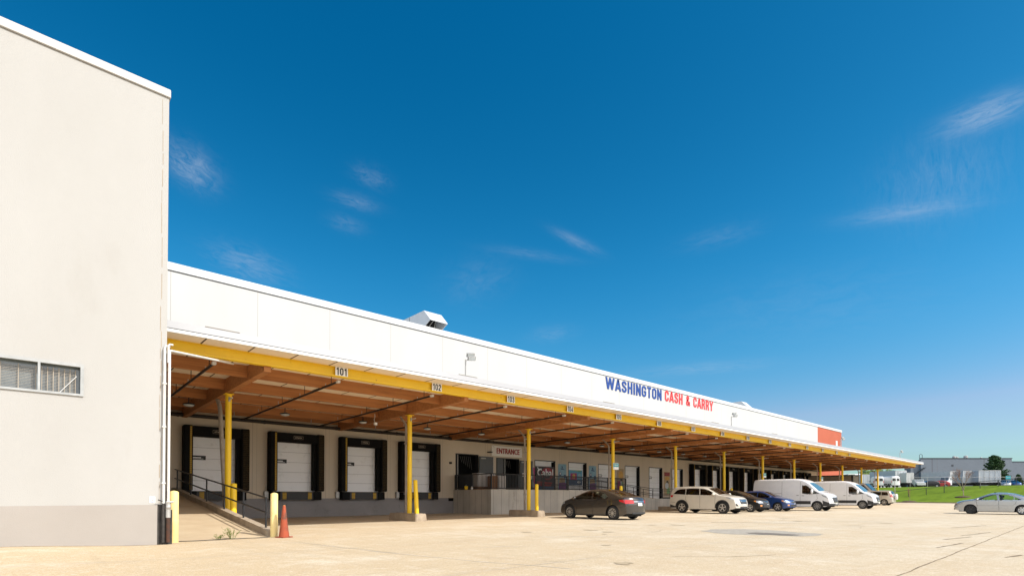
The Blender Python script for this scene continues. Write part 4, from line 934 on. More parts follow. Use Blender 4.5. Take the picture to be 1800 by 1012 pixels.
for x, y in ((-.34, -.3), (.34, -.3), (-.34, .34), (.34, .34)): MB().lathe([(.09, -.03), (.09, .03)], 12, 'x', (x, y, .09)).build('caster', 'dark', t)

# ================================================================ NEAR RAMP WITH RAILING, CONE, WEED
SL = .1
def rz_(y): return max(.006, (y - 15.3) * SL)
t = thing('access_ramp', 'tan concrete ramp with raised curb beside the cream building', 'ramp', (3.7, 21, 0))
m = MB(); m.prism([(15.3, -.1), (15.3, .006), (28.49, 1.32), (28.49, -.1)], RX + .002, 4.84, 'x'); m.build('slab', 'ramp', t, True)
cv = []; 
ys = [15.45 + (28.45 - 15.45) * k / 24 for k in range(25)]
P2 = [(15.4, -.1), (15.4, .17)] + [(y, rz_(y) + .19 + .012 * mnoise.noise((0, y * 1.5, 2))) for y in ys] + [(28.49, -.1)]
MB().prism(P2, 4.84, 5.06, 'x').build('curb', 'curb', t, True)
t = thing('ramp_railing', 'black two-bar railing along the curb of the near ramp', 'railing', (4.95, 22, .6))
for h in (.83, .42): MB().tube([(4.95, 15.35, .17 + h - .1), (4.95, 15.75, rz_(15.75) + .19 + h), (4.95, 28.4, rz_(28.4) + .19 + h)][1:], .027, 8).build('rail', 'black_metal', t, True, smooth=True)
for y in (15.78, 17.9, 20.1, 22.55, 25.2, 27.9): MB().tube([(4.95, y, rz_(y) + .15), (4.95, y, rz_(y) + 1.02)], .027, 8).build('post', 'black_metal', t, True)
t = thing('traffic_cone', 'tall faded orange traffic cone next to the ramp bollard', 'cone', (5.13, 14.86, 0), R(20)).scale = (.95, .95, .95)
t = bpy.data.objects['traffic_cone']
MB().lathe([(.142, .03), (.132, .10), (.095, .40), (.06, .74), (.035, .90), (.028, .905), (.02, .90)], 24).build('body', 'orange', t, smooth=True)
MB().box(-.175, .175, -.175, .175, 0, .03).build('base', 'orange', t, bevel=.012)
MB().lathe([(.0375, .868), (.03, .915)], 18).build('tip', 'lamp_amber', t, smooth=True)
def weed(x, y, n, h, label):
    t = thing('weed', label, 'weed', (x, y, .005)); m = MB(); s = MB()
    for k in range(n):
        a = random.uniform(0, 6.28); q = random.uniform(.05, .3); top = Vector((q * math.cos(a), q * math.sin(a), h * random.uniform(.45, 1)))
        s.tube([(0.05 * math.cos(a), .05 * math.sin(a), 0), top * .6 + Vector((0, 0, .03)), top], .004, 5, .002)
        for j in range(9):
            p = top * random.uniform(.3, 1); b = random.uniform(0, 6.28); d = Vector((math.cos(b), math.sin(b), random.uniform(.2, .9))) * random.uniform(.03, .07); w = d.cross(Vector((0, 0, 1))).normalized() * .009
            m.add([p, p + d * .5 + w, p + d, p + d * .5 - w], [(0, 1, 2, 3)])
    m.build('leaves', 'leaf_weed', t); s.build('stems', 'leaf_weed', t)
weed(3.95, 15.22, 16, .30, 'scruffy green weed growing at the foot of the near ramp')
weed(3.6, 15.2, 8, .14, 'low small weed tuft left of the taller weed')
vs = [(x, 15.22 + .10 * mnoise.noise((x * 3, 0, 1)) + (.06 if s else -.10 - .06 * mnoise.noise((x * 4, 3, 1))), .011) for s in (0, 1) for x in [2.75 + .1 * k for k in range(22)]]
struct(MB().add(vs, [(k, k + 1, k + 23, k + 22) for k in range(21)]).build('dirt_seam', 'asphalt_dark'))

# ================================================================ VEHICLES
def make_vehicle(name, label, cat, sp, group=None):
    t = thing(name, label, cat, (0, 0, 0), group=group)
    L2, Wd, sill, belt = sp['L'] / 2, sp['W'] / 2, sp['sill'], sp['belt']
    xs_p = np.array([p[0] for p in sp['prof']]); zs_p = np.array([p[1] for p in sp['prof']])
    fine = np.linspace(-L2, L2, 600); zf = np.interp(fine, xs_p, zs_p)
    ker = np.exp(-(np.arange(-24, 25) * (sp['L'] / 600)) ** 2 / (2 * sp.get('smooth', .045) ** 2)); ker /= ker.sum()
    zf = np.convolve(np.pad(zf, 24, mode='edge'), ker, 'valid')
    ztop = lambda x: float(np.interp(x, fine, zf))
    tum = sp.get('tum', .28); rr = sp.get('round', .07); cz = sp.get('crown', .05)
    ex = sp.get('plan', .10); cb = sp.get('corner', .28)
    def zbot(x):
        z = sill
        for xc in (sp['xf'], sp['xr']):
            ra = sp['R'] + .055
            if abs(x - xc) < ra: z = max(z, sp['R'] + math.sqrt(ra * ra - (x - xc) ** 2))
        e = abs(x) - (L2 - .5)
        return z + (.10 * (e / .5) ** 2 if e > 0 else 0)
    def wid(x, z):
        w = Wd * (1 - ex * abs(x / L2) ** 4)
        if z > belt: w -= tum * (z - belt) * (.75 + .25 * (z - belt) / .5)
        else: w -= .035 * ((belt - .12 - z) / (belt - sill)) ** 2
        zt = ztop(x); d = z - (zt - rr)
        if d > 0: w -= rr * .8 * (1 - math.sqrt(max(0, 1 - min(1, d / rr) ** 2)))
        return w
    def warp(p):
        x, y, z = p; x0 = L2 - .75
        if abs(x) > x0: s = 1 if x > 0 else -1; x -= s * cb * (abs(y) / Wd) ** 2.6 * ((abs(x) - x0) / (L2 - x0)) ** 1.6
        return (x, y, z)
    holes = sp['side_glass']; tops = sp['top_glass']
    nx = int(sp['L'] / .035); nz = 26; ny = 10
    xs = [-L2 + sp['L'] * i / nx for i in range(nx + 1)]
    m = MB(); idx = {}
    for s in (1, -1):
        for i, x in enumerate(xs):
            a, b = zbot(x), ztop(x); a = min(a, b - .04)
            for k in range(nz + 1):
                z = a + (b - a) * k / nz; idx[s, i, k] = len(m.v); m.v.append(warp((x, s * wid(x, z), z)))
    for i, x in enumerate(xs):
        b = ztop(x); w = wid(x, b)
        for j in range(ny + 1):
            y = w * (1 - 2 * j / ny)
            if j == 0: idx['t', i, j] = idx[1, i, nz]
            elif j == ny: idx['t', i, j] = idx[-1, i, nz]
            else: idx['t', i, j] = len(m.v); m.v.append(warp((x, y, b + cz * (1 - (y / w) ** 2))))
    for s in (1, -1):
        for i in range(nx):
            for k in range(nz):
                q = (idx[s, i, k], idx[s, i + 1, k], idx[s, i + 1, k + 1], idx[s, i, k + 1])
                cx = (xs[i] + xs[i + 1]) / 2; czz = sum(m.v[v][2] for v in q) / 4
                if any(inpoly(cx, czz, g[0]) for g in holes): continue
                m.f.append(q); m.m.append(0)
    for i in range(nx):
        cx = (xs[i] + xs[i + 1]) / 2
        for j in range(ny):
            if any(a < cx < b for a, b, _ in tops) and 1 <= j < ny - 1: continue
            m.f.append((idx['t', i, j], idx['t', i, j + 1], idx['t', i + 1, j + 1], idx['t', i + 1, j])); m.m.append(0)
    for i in (0, nx):                                         # end caps
        grid = {}
        for k in range(nz + 1):
            for j in range(ny + 1):
                if j == 0: grid[k, j] = idx[1, i, k]
                elif j == ny: grid[k, j] = idx[-1, i, k]
                elif k == nz: grid[k, j] = idx['t', i, j]
                else:
                    p = m.v[idx[1, i, k]]; w = abs(p[1]); y = w * (1 - 2 * j / ny); z = p[2] + cz * (1 - (y / max(w, .01)) ** 2) * (k / nz)
                    grid[k, j] = len(m.v); m.v.append(warp((xs[i], y, z)))
        for k in range(nz):
            for j in range(ny): m.f.append((grid[k, j], grid[k, j + 1], grid[k + 1, j + 1], grid[k + 1, j])); m.m.append(0)
    m.build('body', sp['paint'], t, smooth=True)
    # patches that follow the body
    def xfront(z, s):
        arr = fine if s < 0 else fine[::-1]; zz = zf if s < 0 else zf[::-1]
        for x, h in zip(arr, zz):
            if h >= z - .002: return float(x)
        return s * L2
    def patch(nm, mode, poly, mt, o=.006, par=None, sides=(1, -1)):
        for s in sides:
            v, f = bisected(poly, .11, .11); pts = []
            for a, b in v:
                if mode == 'side': p = (a, s * (wid(a, b) + o), b)
                elif mode == 'top': w = wid(a, ztop(a)); p = (a, b, ztop(a) + cz * (1 - min(1, (b / w) ** 2)) + o)
                else:
                    sg_ = 1 if mode == 'front' else -1; x = xfront(b - cz * max(0, 1 - (a / (Wd * .9)) ** 2), sg_); p = (x + sg_ * o, a * s, b)
                q = warp(p); pts.append(q)
            MB().add(pts, f).build(nm, mt, par or t, smooth=True)
            if mode == 'top' or (mode in ('front', 'rear') and sides == (1,)): break
    for poly, mt in holes: patch('window', 'side', poly, mt, .004)
    for a, b, mt in tops:
        v = [(a - .02, -(wid(a, ztop(a)) - .07)), (b + .02, -(wid(b, ztop(b)) - .07)), (b + .02, wid(b, ztop(b)) - .07), (a - .02, wid(a, ztop(a)) - .07)]
        patch('windscreen' if a > 0 else 'rear_window', 'top', v, mt, .006)
    for nm, mode, poly, mt, sides in sp['patches']: patch(nm, mode, poly, mt, .009 if nm not in ('cladding',) else .014, None, sides)
    # seams
    m = MB()
    for s in (1, -1):
        for pts in sp['seams']:
            for (xa, za), (xb, zb) in zip(pts, pts[1:]):
                n = max(1, int(math.hypot(xb - xa, zb - za) / .1)); row = []
                for k in range(n + 1):
                    x = xa + (xb - xa) * k / n; z = za + (zb - za) * k / n; d = (.007, 0) if abs(zb - za) > abs(xb - xa) else (0, .007)
                    row.append((warp((x - d[0], s * (wid(x, z) + .003), z - d[1])), warp((x + d[0], s * (wid(x, z) + .003), z + d[1]))))
                for r0, r1 in zip(row, row[1:]): m.add([r0[0], r0[1], r1[1], r1[0]], [(0, 1, 2, 3)])
    m.build('door_seams', 'under', t)
    for s in (1, -1):
        for hx, hz in sp['handles']:
            y = wid(hx, hz); MB().box(hx - .09, hx + .09, s * y - .01, s * y + .025 * s + .0, hz - .016, hz + .016).build('door_handle', sp.get('handle_mat', sp['paint']), t, bevel=.006)
        mx, mz = sp['mirror']; y = wid(mx, mz); ms = sp.get('mirror_size', (.09, .10, .075))
        mo = MB().blob((mx, s * (y + .13), mz + .04), *ms, 12, 8).build('mirror', sp.get('mirror_mat', sp['paint']), t, smooth=True)
        MB().beam((mx + .02, s * (y - .02), mz), (mx, s * (y + .10), mz + .02), .05, .04).build('mirror_arm', 'trim_black', mo)
        if sp.get('cladding'):
            for xc in (sp['xf'], sp['xr']):
                mm = MB(); r0, r1 = sp['R'] + .045, sp['R'] + .125; pr = None
                for k in range(25):
                    a = math.pi * (-.02 + 1.04 * k / 24); pts = []
                    for r in (r0, r1):
                        x, z = xc + r * math.cos(a), sp['R'] + r * math.sin(a); z = max(z, sill + .01); pts.append(warp((x, s * (wid(x, z) + .016), z)))
                    if pr: mm.add([pr[0], pr[1], pts[1], pts[0]], [(0, 1, 2, 3)])
                    pr = pts
                mm.build('arch_cladding', 'trim_black', t, smooth=True)
    # underbody, cabin floor, seats
    m = MB(); m.box(-L2 + .35, L2 - .35, -Wd + .28, Wd - .28, sill - .04, belt - .22 if not sp.get('van') else .75); m.box(sp['xr'] + sp['R'] + .08, sp['xf'] - sp['R'] - .08, -Wd + .07, Wd - .07, sill - .01, sill + .1)
    m.build('underbody', 'under', t)
    m = MB()
    for x, y in sp['seats']:
        hgt = belt + .02; m.box(x - .28, x + .22, y - .23, y + .23, belt - .35, belt - .22); m.hexa([(x - .36, y - .22, belt - .3), (x - .22, y - .22, belt - .3), (x - .22, y + .22, belt - .3), (x - .36, y + .22, belt - .3), (x - .50, y - .19, hgt + .12), (x - .40, y - .19, hgt + .12), (x - .40, y + .19, hgt + .12), (x - .50, y + .19, hgt + .12)])
        m.box(x - .53, x - .43, y - .13, y + .13, hgt + .15, hgt + .33)
    m.build('seats', 'seat', t, bevel=.03)
    if sp.get('bulk') is not None: MB().box(sp['bulk'] - .02, sp['bulk'], -Wd + .12, Wd - .12, .5, ztop(sp['bulk']) - .1).build('bulkhead', 'seat', t)
    MB().box(sp['dash'] - .1, sp['dash'] + .25, -Wd + .16, Wd - .16, belt - .2, belt - .01).build('dashboard', 'under', t, bevel=.03)
    # wheels
    for wx in (sp['xf'], sp['xr']):
        for s in (1, -1):
            rim = sp['rim'] if not (isinstance(sp['rim'], dict)) else sp['rim'][wx == sp['xf'], s]
            yo = s * (Wd - .02); Rw = sp['R']; tw = .21
            w = bpy.data.objects.new('wheel', None); C.objects.link(w); w.parent = t; w.location = (wx, yo, Rw); w.empty_display_size = .2
            MB().lathe([(Rw * .64, 0), (Rw * .70, .012 * s), (Rw * .93, .0), (Rw, -.03 * s), (Rw, -(tw - .03) * s), (Rw * .93, -tw * s), (Rw * .6, -tw * s)], 30, 'y').build('tyre', 'tire', w, smooth=True)
            m = MB(); r_ = Rw * .655
            m.mat(1).lathe([(.01, -.07 * s), (r_ * .97, -.07 * s)], 24, 'y')
            m.mat(0); n = 30; vs = []; 
            for (rad, yy) in ((r_, .006 * s), (r_ * .90, .002 * s), (r_ * .88, -.06 * s)):
                for k in range(n): a = 2 * math.pi * k / n; vs.append((rad * math.cos(a), yy, rad * math.sin(a)))
            m.add(vs, [(q * n + k, q * n + (k + 1) % n, (q + 1) * n + (k + 1) % n, (q + 1) * n + k) for q in range(2) for k in range(n)])
            ns, sw = rim[1], rim[2]
            for k in range(ns):
                a = 2 * math.pi * (k + .25) / ns; dx, dz = math.cos(a), math.sin(a); px, pz_ = -dz, dx
                q = [(dx * r0 + px * w_ * e, y_, dz * r0 + pz_ * w_ * e) for y_ in (-.03 * s, .004 * s) for (r0, w_, e) in ((.03, sw, -1), (.03, sw, 1), (r_ * .92, sw * 1.15, 1), (r_ * .92, sw * 1.15, -1))]
                m.hexa(q)
            m.lathe([(.055, -.03 * s), (.055, .008 * s), (.03, .014 * s), (.005, .016 * s)], 14, 'y')
            m.build('rim', [rim[0], 'rim_dark'], w, smooth=True)
    return t
G1 = 'glass'
civic = dict(L=4.54, W=1.755, sill=.20, belt=.96, R=.325, xf=1.36, xr=-1.31, paint='p_brown', tum=.42, corner=.34, plan=.12,
    prof=[(-2.27, .56), (-2.24, .86), (-2.18, 1.00), (-2.0, 1.06), (-1.66, 1.10), (-1.30, 1.24), (-.95, 1.345), (-.5, 1.41), (-.1, 1.42), (.25, 1.385), (.55, 1.29), (1.0, 1.115), (1.35, .975), (1.7, .90), (1.98, .80), (2.16, .69), (2.24, .58), (2.27, .46)],
    side_glass=[([(1.02, .97), (.98, 1.01), (.52, 1.21), (.22, 1.30), (-.02, 1.325), (-.06, .98)], G1), ([(-.15, .98), (-.13, 1.325), (-.45, 1.315), (-.86, 1.20), (-1.06, 1.07), (-.98, 1.01)], G1)],
    top_glass=[(.42, 1.22, 'glass_screen'), (-1.62, -.72, 'glass_screen')],
    patches=[('tail_lamp', 'side', [(-2.2, .78), (-2.2, .95), (-1.70, .93), (-1.78, .86)], 'lamp_red', (1, -1)), ('tail_lamp', 'rear', [(.40, .78), (.80, .76), (.80, .94), (.42, .92)], 'lamp_red', (1, -1)),
             ('trunk_trim', 'rear', [(-.40, .84), (.40, .84), (.40, .87), (-.40, .87)], 'chrome', (1,)), ('number_plate', 'rear', [(-.16, .66), (.16, .66), (.16, .80), (-.16, .80)], 'plate', (1,)),
             ('head_lamp', 'side', [(2.12, .66), (1.72, .76), (1.74, .82), (2.05, .74)], 'lamp_clear', (1, -1)), ('lower_bumper', 'rear', [(-.5, .28), (.5, .28), (.5, .36), (-.5, .36)], 'trim_black', (1,)), ('sill_trim', 'side', [(-.92, .21), (.95, .21), (.95, .245), (-.92, .245)], 'trim_black', (1, -1))],
    seams=[[(.98, .98), (.90, .55), (.92, .27)], [(-.10, .98), (-.12, .27)], [(-1.02, 1.02), (-.98, .75), (-.80, .62)], [(-2.05, .62), (-1.72, .60)]],
    handles=[(.10, .87), (-.80, .89)], mirror=(.93, .98), seats=[(.25, .38), (.25, -.38), (-.75, .38), (-.75, -.38)], dash=.95, rim=('rim_silver', 10, .012))
def park(o, x, y, rz, z=0): o.location = (x, y, z); o.rotation_euler = (0, 0, rz); return o
sedan = make_vehicle('parked_car', 'brown-grey sedan parked nose to the platform with red tail lamps', 'car', civic)
park(sedan, 21.15, 16.75, R(90))
suv = dict(L=4.89, W=1.925, sill=.27, belt=1.16, R=.375, xf=1.47, xr=-1.33, paint='p_pearl', tum=.30, corner=.22, plan=.10, cladding=True, mirror_size=(.10, .13, .095),
    prof=[(-2.445, .55), (-2.43, 1.0), (-2.38, 1.22), (-2.24, 1.45), (-2.10, 1.64), (-1.9, 1.70), (-1.4, 1.715), (-.5, 1.72), (.1, 1.68), (.42, 1.60), (1.0, 1.30), (1.25, 1.17), (1.5, 1.135), (2.0, 1.06), (2.25, .97), (2.38, .82), (2.43, .6), (2.445, .45)],
    side_glass=[([(-2.02, 1.26), (-1.72, 1.50), (-1.45, 1.575), (-1.10, 1.585), (-1.08, 1.21)], 'glass_dark'), ([(-1.02, 1.21), (-1.04, 1.585), (-.12, 1.59), (-.06, 1.18)], 'glass_dark'), ([(.0, 1.18), (-.05, 1.585), (.22, 1.57), (.55, 1.47), (.98, 1.25), (1.02, 1.17)], 'glass_dark')],
    top_glass=[(.45, 1.20, 'glass_screen'), (-2.36, -2.14, 'glass_dark')],
    patches=[('tail_lamp', 'side', [(-2.42, 1.02), (-2.40, 1.18), (-2.02, 1.18), (-2.10, 1.04)], 'lamp_red', (1, -1)), ('head_lamp', 'side', [(2.30, .86), (1.72, 1.00), (1.70, 1.05), (2.20, .99)], 'lamp_clear', (1, -1)), ('head_lamp', 'front', [(.46, .84), (.84, .84), (.86, .96), (.50, .92)], 'lamp_clear', (1, -1)),
             ('grille', 'front', [(-.42, .62), (.42, .62), (.46, .92), (-.46, .92)], 'trim_black', (1,)), ('grille_bar', 'front', [(-.44, .76), (.44, .76), (.44, .80), (-.44, .80)], 'chrome', (1,)), ('grille_bar', 'front', [(-.46, .84), (.46, .84), (.46, .88), (-.46, .88)], 'chrome', (1,)),
             ('number_plate', 'front', [(-.16, .50), (.16, .50), (.16, .66), (-.16, .66)], 'plate', (1,)), ('lower_intake', 'front', [(-.5, .36), (.5, .36), (.5, .46), (-.5, .46)], 'trim_black', (1,)), ('fog_lamp', 'front', [(.66, .48), (.84, .50), (.84, .66), (.74, .62)], 'trim_black', (1, -1)),
             ('cladding', 'side', [(-.88, .28), (1.02, .28), (1.02, .36), (-.88, .36)], 'p_pearl', (1, -1)), ('rear_bumper', 'side', [(-2.40, .34), (-1.82, .34), (-1.80, .44), (-2.40, .56)], 'trim_black', (1, -1))],
    seams=[[(1.02, 1.18), (.98, .7), (1.02, .30)], [(-.03, 1.18), (-.05, .30)], [(-1.05, 1.20), (-1.05, .9), (-.92, .72)], [(-2.4, .72), (-1.85, .70)]], handles=[(.2, 1.04), (-.85, 1.06)], mirror=(.95, 1.18),
    seats=[(.25, .42), (.25, -.42), (-.8, .42), (-.8, -.42)], dash=1.0, rim=('rim_silver', 5, .035))
wsuv = make_vehicle('parked_car', 'pearl white SUV parked nose out with black wheel arches', 'car', suv)
park(wsuv, 33.2, 17.5, R(-90))
comp = dict(L=4.42, W=1.75, sill=.20, belt=.97, R=.315, xf=1.33, xr=-1.28, paint='p_black', tum=.40, corner=.34, plan=.12,
    prof=[(-2.21, .55), (-2.19, .95), (-2.05, 1.08), (-1.80, 1.18), (-1.45, 1.36), (-.9, 1.45), (-.4, 1.475), (.0, 1.46), (.35, 1.38), (.8, 1.17), (1.12, 1.02), (1.4, .97), (1.8, .89), (2.02, .79), (2.14, .65), (2.19, .5), (2.21, .4)],
    side_glass=[([(.92, 1.0), (.45, 1.24), (.15, 1.35), (-.08, 1.365), (-.10, 1.0)], 'glass_dark'), ([(-.18, 1.0), (-.17, 1.365), (-.7, 1.36), (-1.3, 1.22), (-1.45, 1.06)], 'glass_dark')],
    top_glass=[(.30, 1.02, 'glass_screen'), (-1.9, -1.42, 'glass_dark')],
    patches=[('head_lamp', 'side', [(2.1, .66), (1.86, .68), (1.86, .80), (2.02, .77)], 'lamp_clear', (1, -1)), ('turn_lamp', 'side', [(1.84, .68), (1.62, .76), (1.66, .81), (1.84, .80)], 'lamp_amber', (1, -1)), ('head_lamp', 'front', [(.50, .62), (.82, .62), (.82, .76), (.52, .73)], 'lamp_clear', (1, -1)),
             ('grille', 'front', [(-.34, .60), (.34, .60), (.38, .72), (-.38, .72)], 'trim_black', (1,)), ('grille_bar', 'front', [(-.38, .715), (.38, .715), (.38, .74), (-.38, .74)], 'chrome', (1,)), ('badge', 'front', [(-.06, .63), (.06, .63), (.06, .70), (-.06, .70)], 'chrome', (1,)),
             ('lower_intake', 'front', [(-.55, .36), (.55, .36), (.50, .50), (-.50, .50)], 'trim_black', (1,)), ('number_plate', 'front', [(-.15, .44), (.15, .44), (.15, .56), (-.15, .56)], 'plate', (1,)), ('fog_lamp', 'front', [(.62, .40), (.74, .40), (.74, .50), (.62, .50)], 'lamp_amber', (1, -1)), ('tail_lamp', 'side', [(-2.18, .78), (-2.16, 1.0), (-1.9, 1.05), (-1.95, .82)], 'lamp_red', (1, -1))],
    seams=[[(.95, 1.0), (.88, .6), (.92, .27)], [(-.14, 1.0), (-.16, .27)], [(-1.2, 1.05), (-1.1, .8), (-.9, .65)]], handles=[(.05, .9), (-.95, .92)], mirror=(.86, 1.0),
    seats=[(.2, .38), (.2, -.38), (-.75, .38), (-.75, -.38)], dash=.8, rim=('rim_silver', 5, .03))
blk = make_vehicle('parked_car', 'black compact car with silver rims between the SUV and blue car', 'car', comp)
park(blk, 37.9, 17.75, R(-90))
blu = dup(blk, (41.3, 17.25, 0), R(-90), 'dark blue compact car with amber lamps in front of the first van', {M['p_black']: M['p_blue']})
cam03 = dict(L=4.80, W=1.795, sill=.20, belt=.985, R=.325, xf=1.38, xr=-1.34, paint='p_silver', tum=.40, corner=.34, plan=.11,
    prof=[(-2.40, .56), (-2.38, .90), (-2.28, 1.02), (-2.0, 1.07), (-1.68, 1.10), (-1.3, 1.27), (-.9, 1.415), (-.5, 1.475), (-.05, 1.485), (.25, 1.45), (.55, 1.34), (1.0, 1.13), (1.25, 1.02), (1.5, .985), (1.95, .90), (2.2, .80), (2.33, .68), (2.38, .55), (2.40, .42)],
    side_glass=[([(1.05, 1.0), (.62, 1.22), (.25, 1.36), (-.02, 1.385), (-.08, 1.01)], G1), ([(-.20, 1.01), (-.15, 1.385), (-.55, 1.375), (-.92, 1.24), (-.92, 1.02)], G1), ([(-.96, 1.02), (-.96, 1.22), (-1.3, 1.06), (-1.28, 1.03)], G1)],
    top_glass=[(.42, 1.18, 'glass_screen'), (-1.62, -.92, 'glass_screen')],
    patches=[('head_lamp', 'side', [(2.28, .66), (1.85, .72), (1.86, .82), (2.2, .77)], 'lamp_clear', (1, -1)), ('tail_lamp', 'side', [(-2.38, .76), (-2.34, .96), (-2.0, .98), (-2.05, .82)], 'lamp_red', (1, -1)), ('side_moulding', 'side', [(-1.0, .62), (.98, .62), (.98, .655), (-1.0, .655)], 'p_silver', (1, -1)), ('lower_bumper', 'front', [(-.6, .30), (.6, .30), (.6, .38), (-.6, .38)], 'trim_black', (1,))],
    seams=[[(1.06, 1.0), (1.0, .6), (1.02, .27)], [(-.14, 1.0), (-.16, .27)], [(-1.08, 1.03), (-1.0, .75), (-.85, .62)], [(1.02, .62), (-.9, .62)]], handles=[(.05, .90), (-.95, .92)], mirror=(.98, 1.02),
    seats=[(.2, .38), (.2, -.38), (-.75, .38), (-.75, -.38)], dash=.95, rim={(True, 1): ('rim_dark', 6, .03), (True, -1): ('rim_dark', 6, .03), (False, 1): ('rim_silver', 7, .035), (False, -1): ('rim_silver', 7, .035)})
sil = make_vehicle('parked_car', 'silver sedan with a black front wheel at the right edge', 'car', cam03)
park(sil, 51.25, 5.08, R(90), -.17)
MB().box(.05, .18, -.05, .05, 1.53, 1.56).build('roof_antenna', 'trim_black', sil, bevel=.01)
def van_spec(L):
    f = L / 2; r = -L / 2; fa = f - 1.0; ra = fa - (3.75 if L > 5.7 else 3.30)
    return dict(L=L, W=2.02, sill=.32, belt=1.35, R=.355, xf=fa, xr=ra, paint='p_white', tum=.085, corner=.22, plan=.06, round=.14, crown=.03, van=True, smooth=.07, handle_mat='trim_black', mirror_mat='p_white', mirror_size=(.09, .10, .19),
    prof=[(r, .5), (r + .02, 2.0), (r + .06, 2.28), (r + .22, 2.40), (r + .6, 2.43), (f - 2.6, 2.44), (f - 2.2, 2.40), (f - 1.85, 2.27), (f - 1.62, 2.12), (f - 1.3, 1.83), (f - .98, 1.52), (f - .82, 1.42), (f - .45, 1.30), (f - .15, 1.14), (f - .03, .95), (f, .6), (f, .42)],
    side_glass=[([(f - 2.02, 1.30), (f - 2.05, 1.92), (f - 1.78, 1.92), (f - 1.42, 1.66), (f - 1.10, 1.38), (f - 1.08, 1.28), (f - 1.6, 1.26)], 'glass_screen')],
    top_glass=[(f - 1.58, f - .92, 'glass_blue')],
    patches=[('lower_cladding', 'side', [(ra + .46, .50), (fa - .44, .50), (fa - .44, .74), (ra + .46, .74)], 'trim_black', (1, -1)), ('lower_cladding', 'side', [(r + .1, .50), (ra - .46, .50), (ra - .46, .74), (r + .1, .74)], 'trim_black', (1, -1)),
             ('bumper', 'side', [(fa + .40, .36), (f - .02, .36), (f - .02, .62), (fa + .48, .74), (fa + .38, .80)], 'trim_black', (1, -1)), ('bumper', 'front', [(-.98, .42), (.98, .42), (.98, .56), (-.98, .56)], 'trim_black', (1,)),
             ('head_lamp', 'side', [(f - .12, .90), (f - .62, 1.10), (f - .72, 1.24), (f - .30, 1.10)], 'lamp_clear', (1, -1)), ('head_lamp', 'front', [(.55, .88), (.88, .92), (.90, 1.08), (.58, 1.02)], 'lamp_clear', (1, -1)), ('grille', 'front', [(-.50, .66), (.50, .66), (.54, 1.02), (-.54, 1.02)], 'trim_black', (1,)), ('grille_surround', 'front', [(-.50, .62), (.50, .62), (.50, .655), (-.50, .655)], 'chrome', (1,)),
             ('badge', 'front', [(.13 * math.cos(a), .86 + .055 * math.sin(a)) for a in [2 * math.pi * k / 14 for k in range(14)]], 'chrome', (1,)), ('number_plate', 'front', [(-.16, .46), (.16, .46), (.16, .60), (-.16, .60)], 'plate', (1,)),
             ('mirror_corner', 'side', [(f - 1.06, 1.30), (f - 1.30, 1.56), (f - .82, 1.30)], 'trim_black', (1, -1)), ('rear_glass', 'rear', [(.10, 1.35), (.80, 1.35), (.76, 1.95), (.10, 1.95)], 'trim_black', (1, -1)), ('tail_lamp', 'rear', [(.86, .95), (.97, .95), (.95, 1.5), (.86, 1.5)], 'lamp_red', (1, -1))],
    seams=[[(f - 2.18, 2.2), (f - 2.18, .40)], [(f - 1.02, 1.28), (f - .98, .9), (f - 1.1, .82)], [(f - 3.52, 2.25), (f - 3.52, .40)], [(r + .12, 1.32), (f - 3.55, 1.32)]], handles=[(f - 1.98, 1.14), (f - 2.36, 1.16)], mirror=(f - 1.32, 1.42),
    seats=[(f - 1.75, .48), (f - 1.75, -.48)], dash=f - 1.2, bulk=f - 2.45, rim=('rim_steel', 8, .03))
van1 = make_vehicle('delivery_van', 'nearer long white delivery van parked nose out behind the blue car', 'van', van_spec(5.98))
park(van1, 44.85, 16.4, R(-90))
van2 = make_vehicle('delivery_van', 'farther white delivery van parked nose out right of the first', 'van', van_spec(5.35))
park(van2, 54.6, 15.7, R(-90))
far = dict(suv); far.update(L=4.45, W=1.82, R=.36, xf=1.32, xr=-1.30, paint='p_gold', cladding=False,
    prof=[(-2.2, .55), (-2.19, 1.0), (-2.12, 1.22), (-1.98, 1.5), (-1.85, 1.66), (-1.6, 1.72), (-.5, 1.74), (.1, 1.70), (.4, 1.60), (.95, 1.28), (1.2, 1.15), (1.5, 1.10), (1.95, 1.02), (2.1, .92), (2.18, .75), (2.22, .5)],
    patches=[('tail_lamp', 'side', [(-2.15, 1.0), (-2.10, 1.3), (-1.92, 1.3), (-1.95, 1.02)], 'lamp_red', (1, -1)), ('tail_lamp', 'rear', [(.62, .98), (.82, .98), (.80, 1.3), (.66, 1.3)], 'lamp_red', (1, -1))], top_glass=[(.42, 1.15, 'glass_screen'), (-2.06, -1.9, 'glass_screen')],
    side_glass=[([(-1.75, 1.20), (-1.60, 1.54), (-1.05, 1.60), (-1.03, 1.20)], 'glass_dark'), ([(-.97, 1.20), (-.98, 1.60), (-.12, 1.60), (-.06, 1.18)], 'glass_dark'), ([(.0, 1.18), (-.05, 1.6), (.22, 1.57), (.55, 1.45), (.92, 1.25), (.95, 1.17)], 'glass_dark')])
rav = make_vehicle('parked_car', 'far champagne SUV with a white spare wheel on its tail', 'car', far)
park(rav, 75.9, 18.7, R(90))
sw = MB().lathe([(.30, -2.24), (.345, -2.26), (.35, -2.40), (.32, -2.44), (.02, -2.45)], 24, 'x', (0, .1, 1.02)).build('spare_wheel', 'p_white', rav, smooth=True)

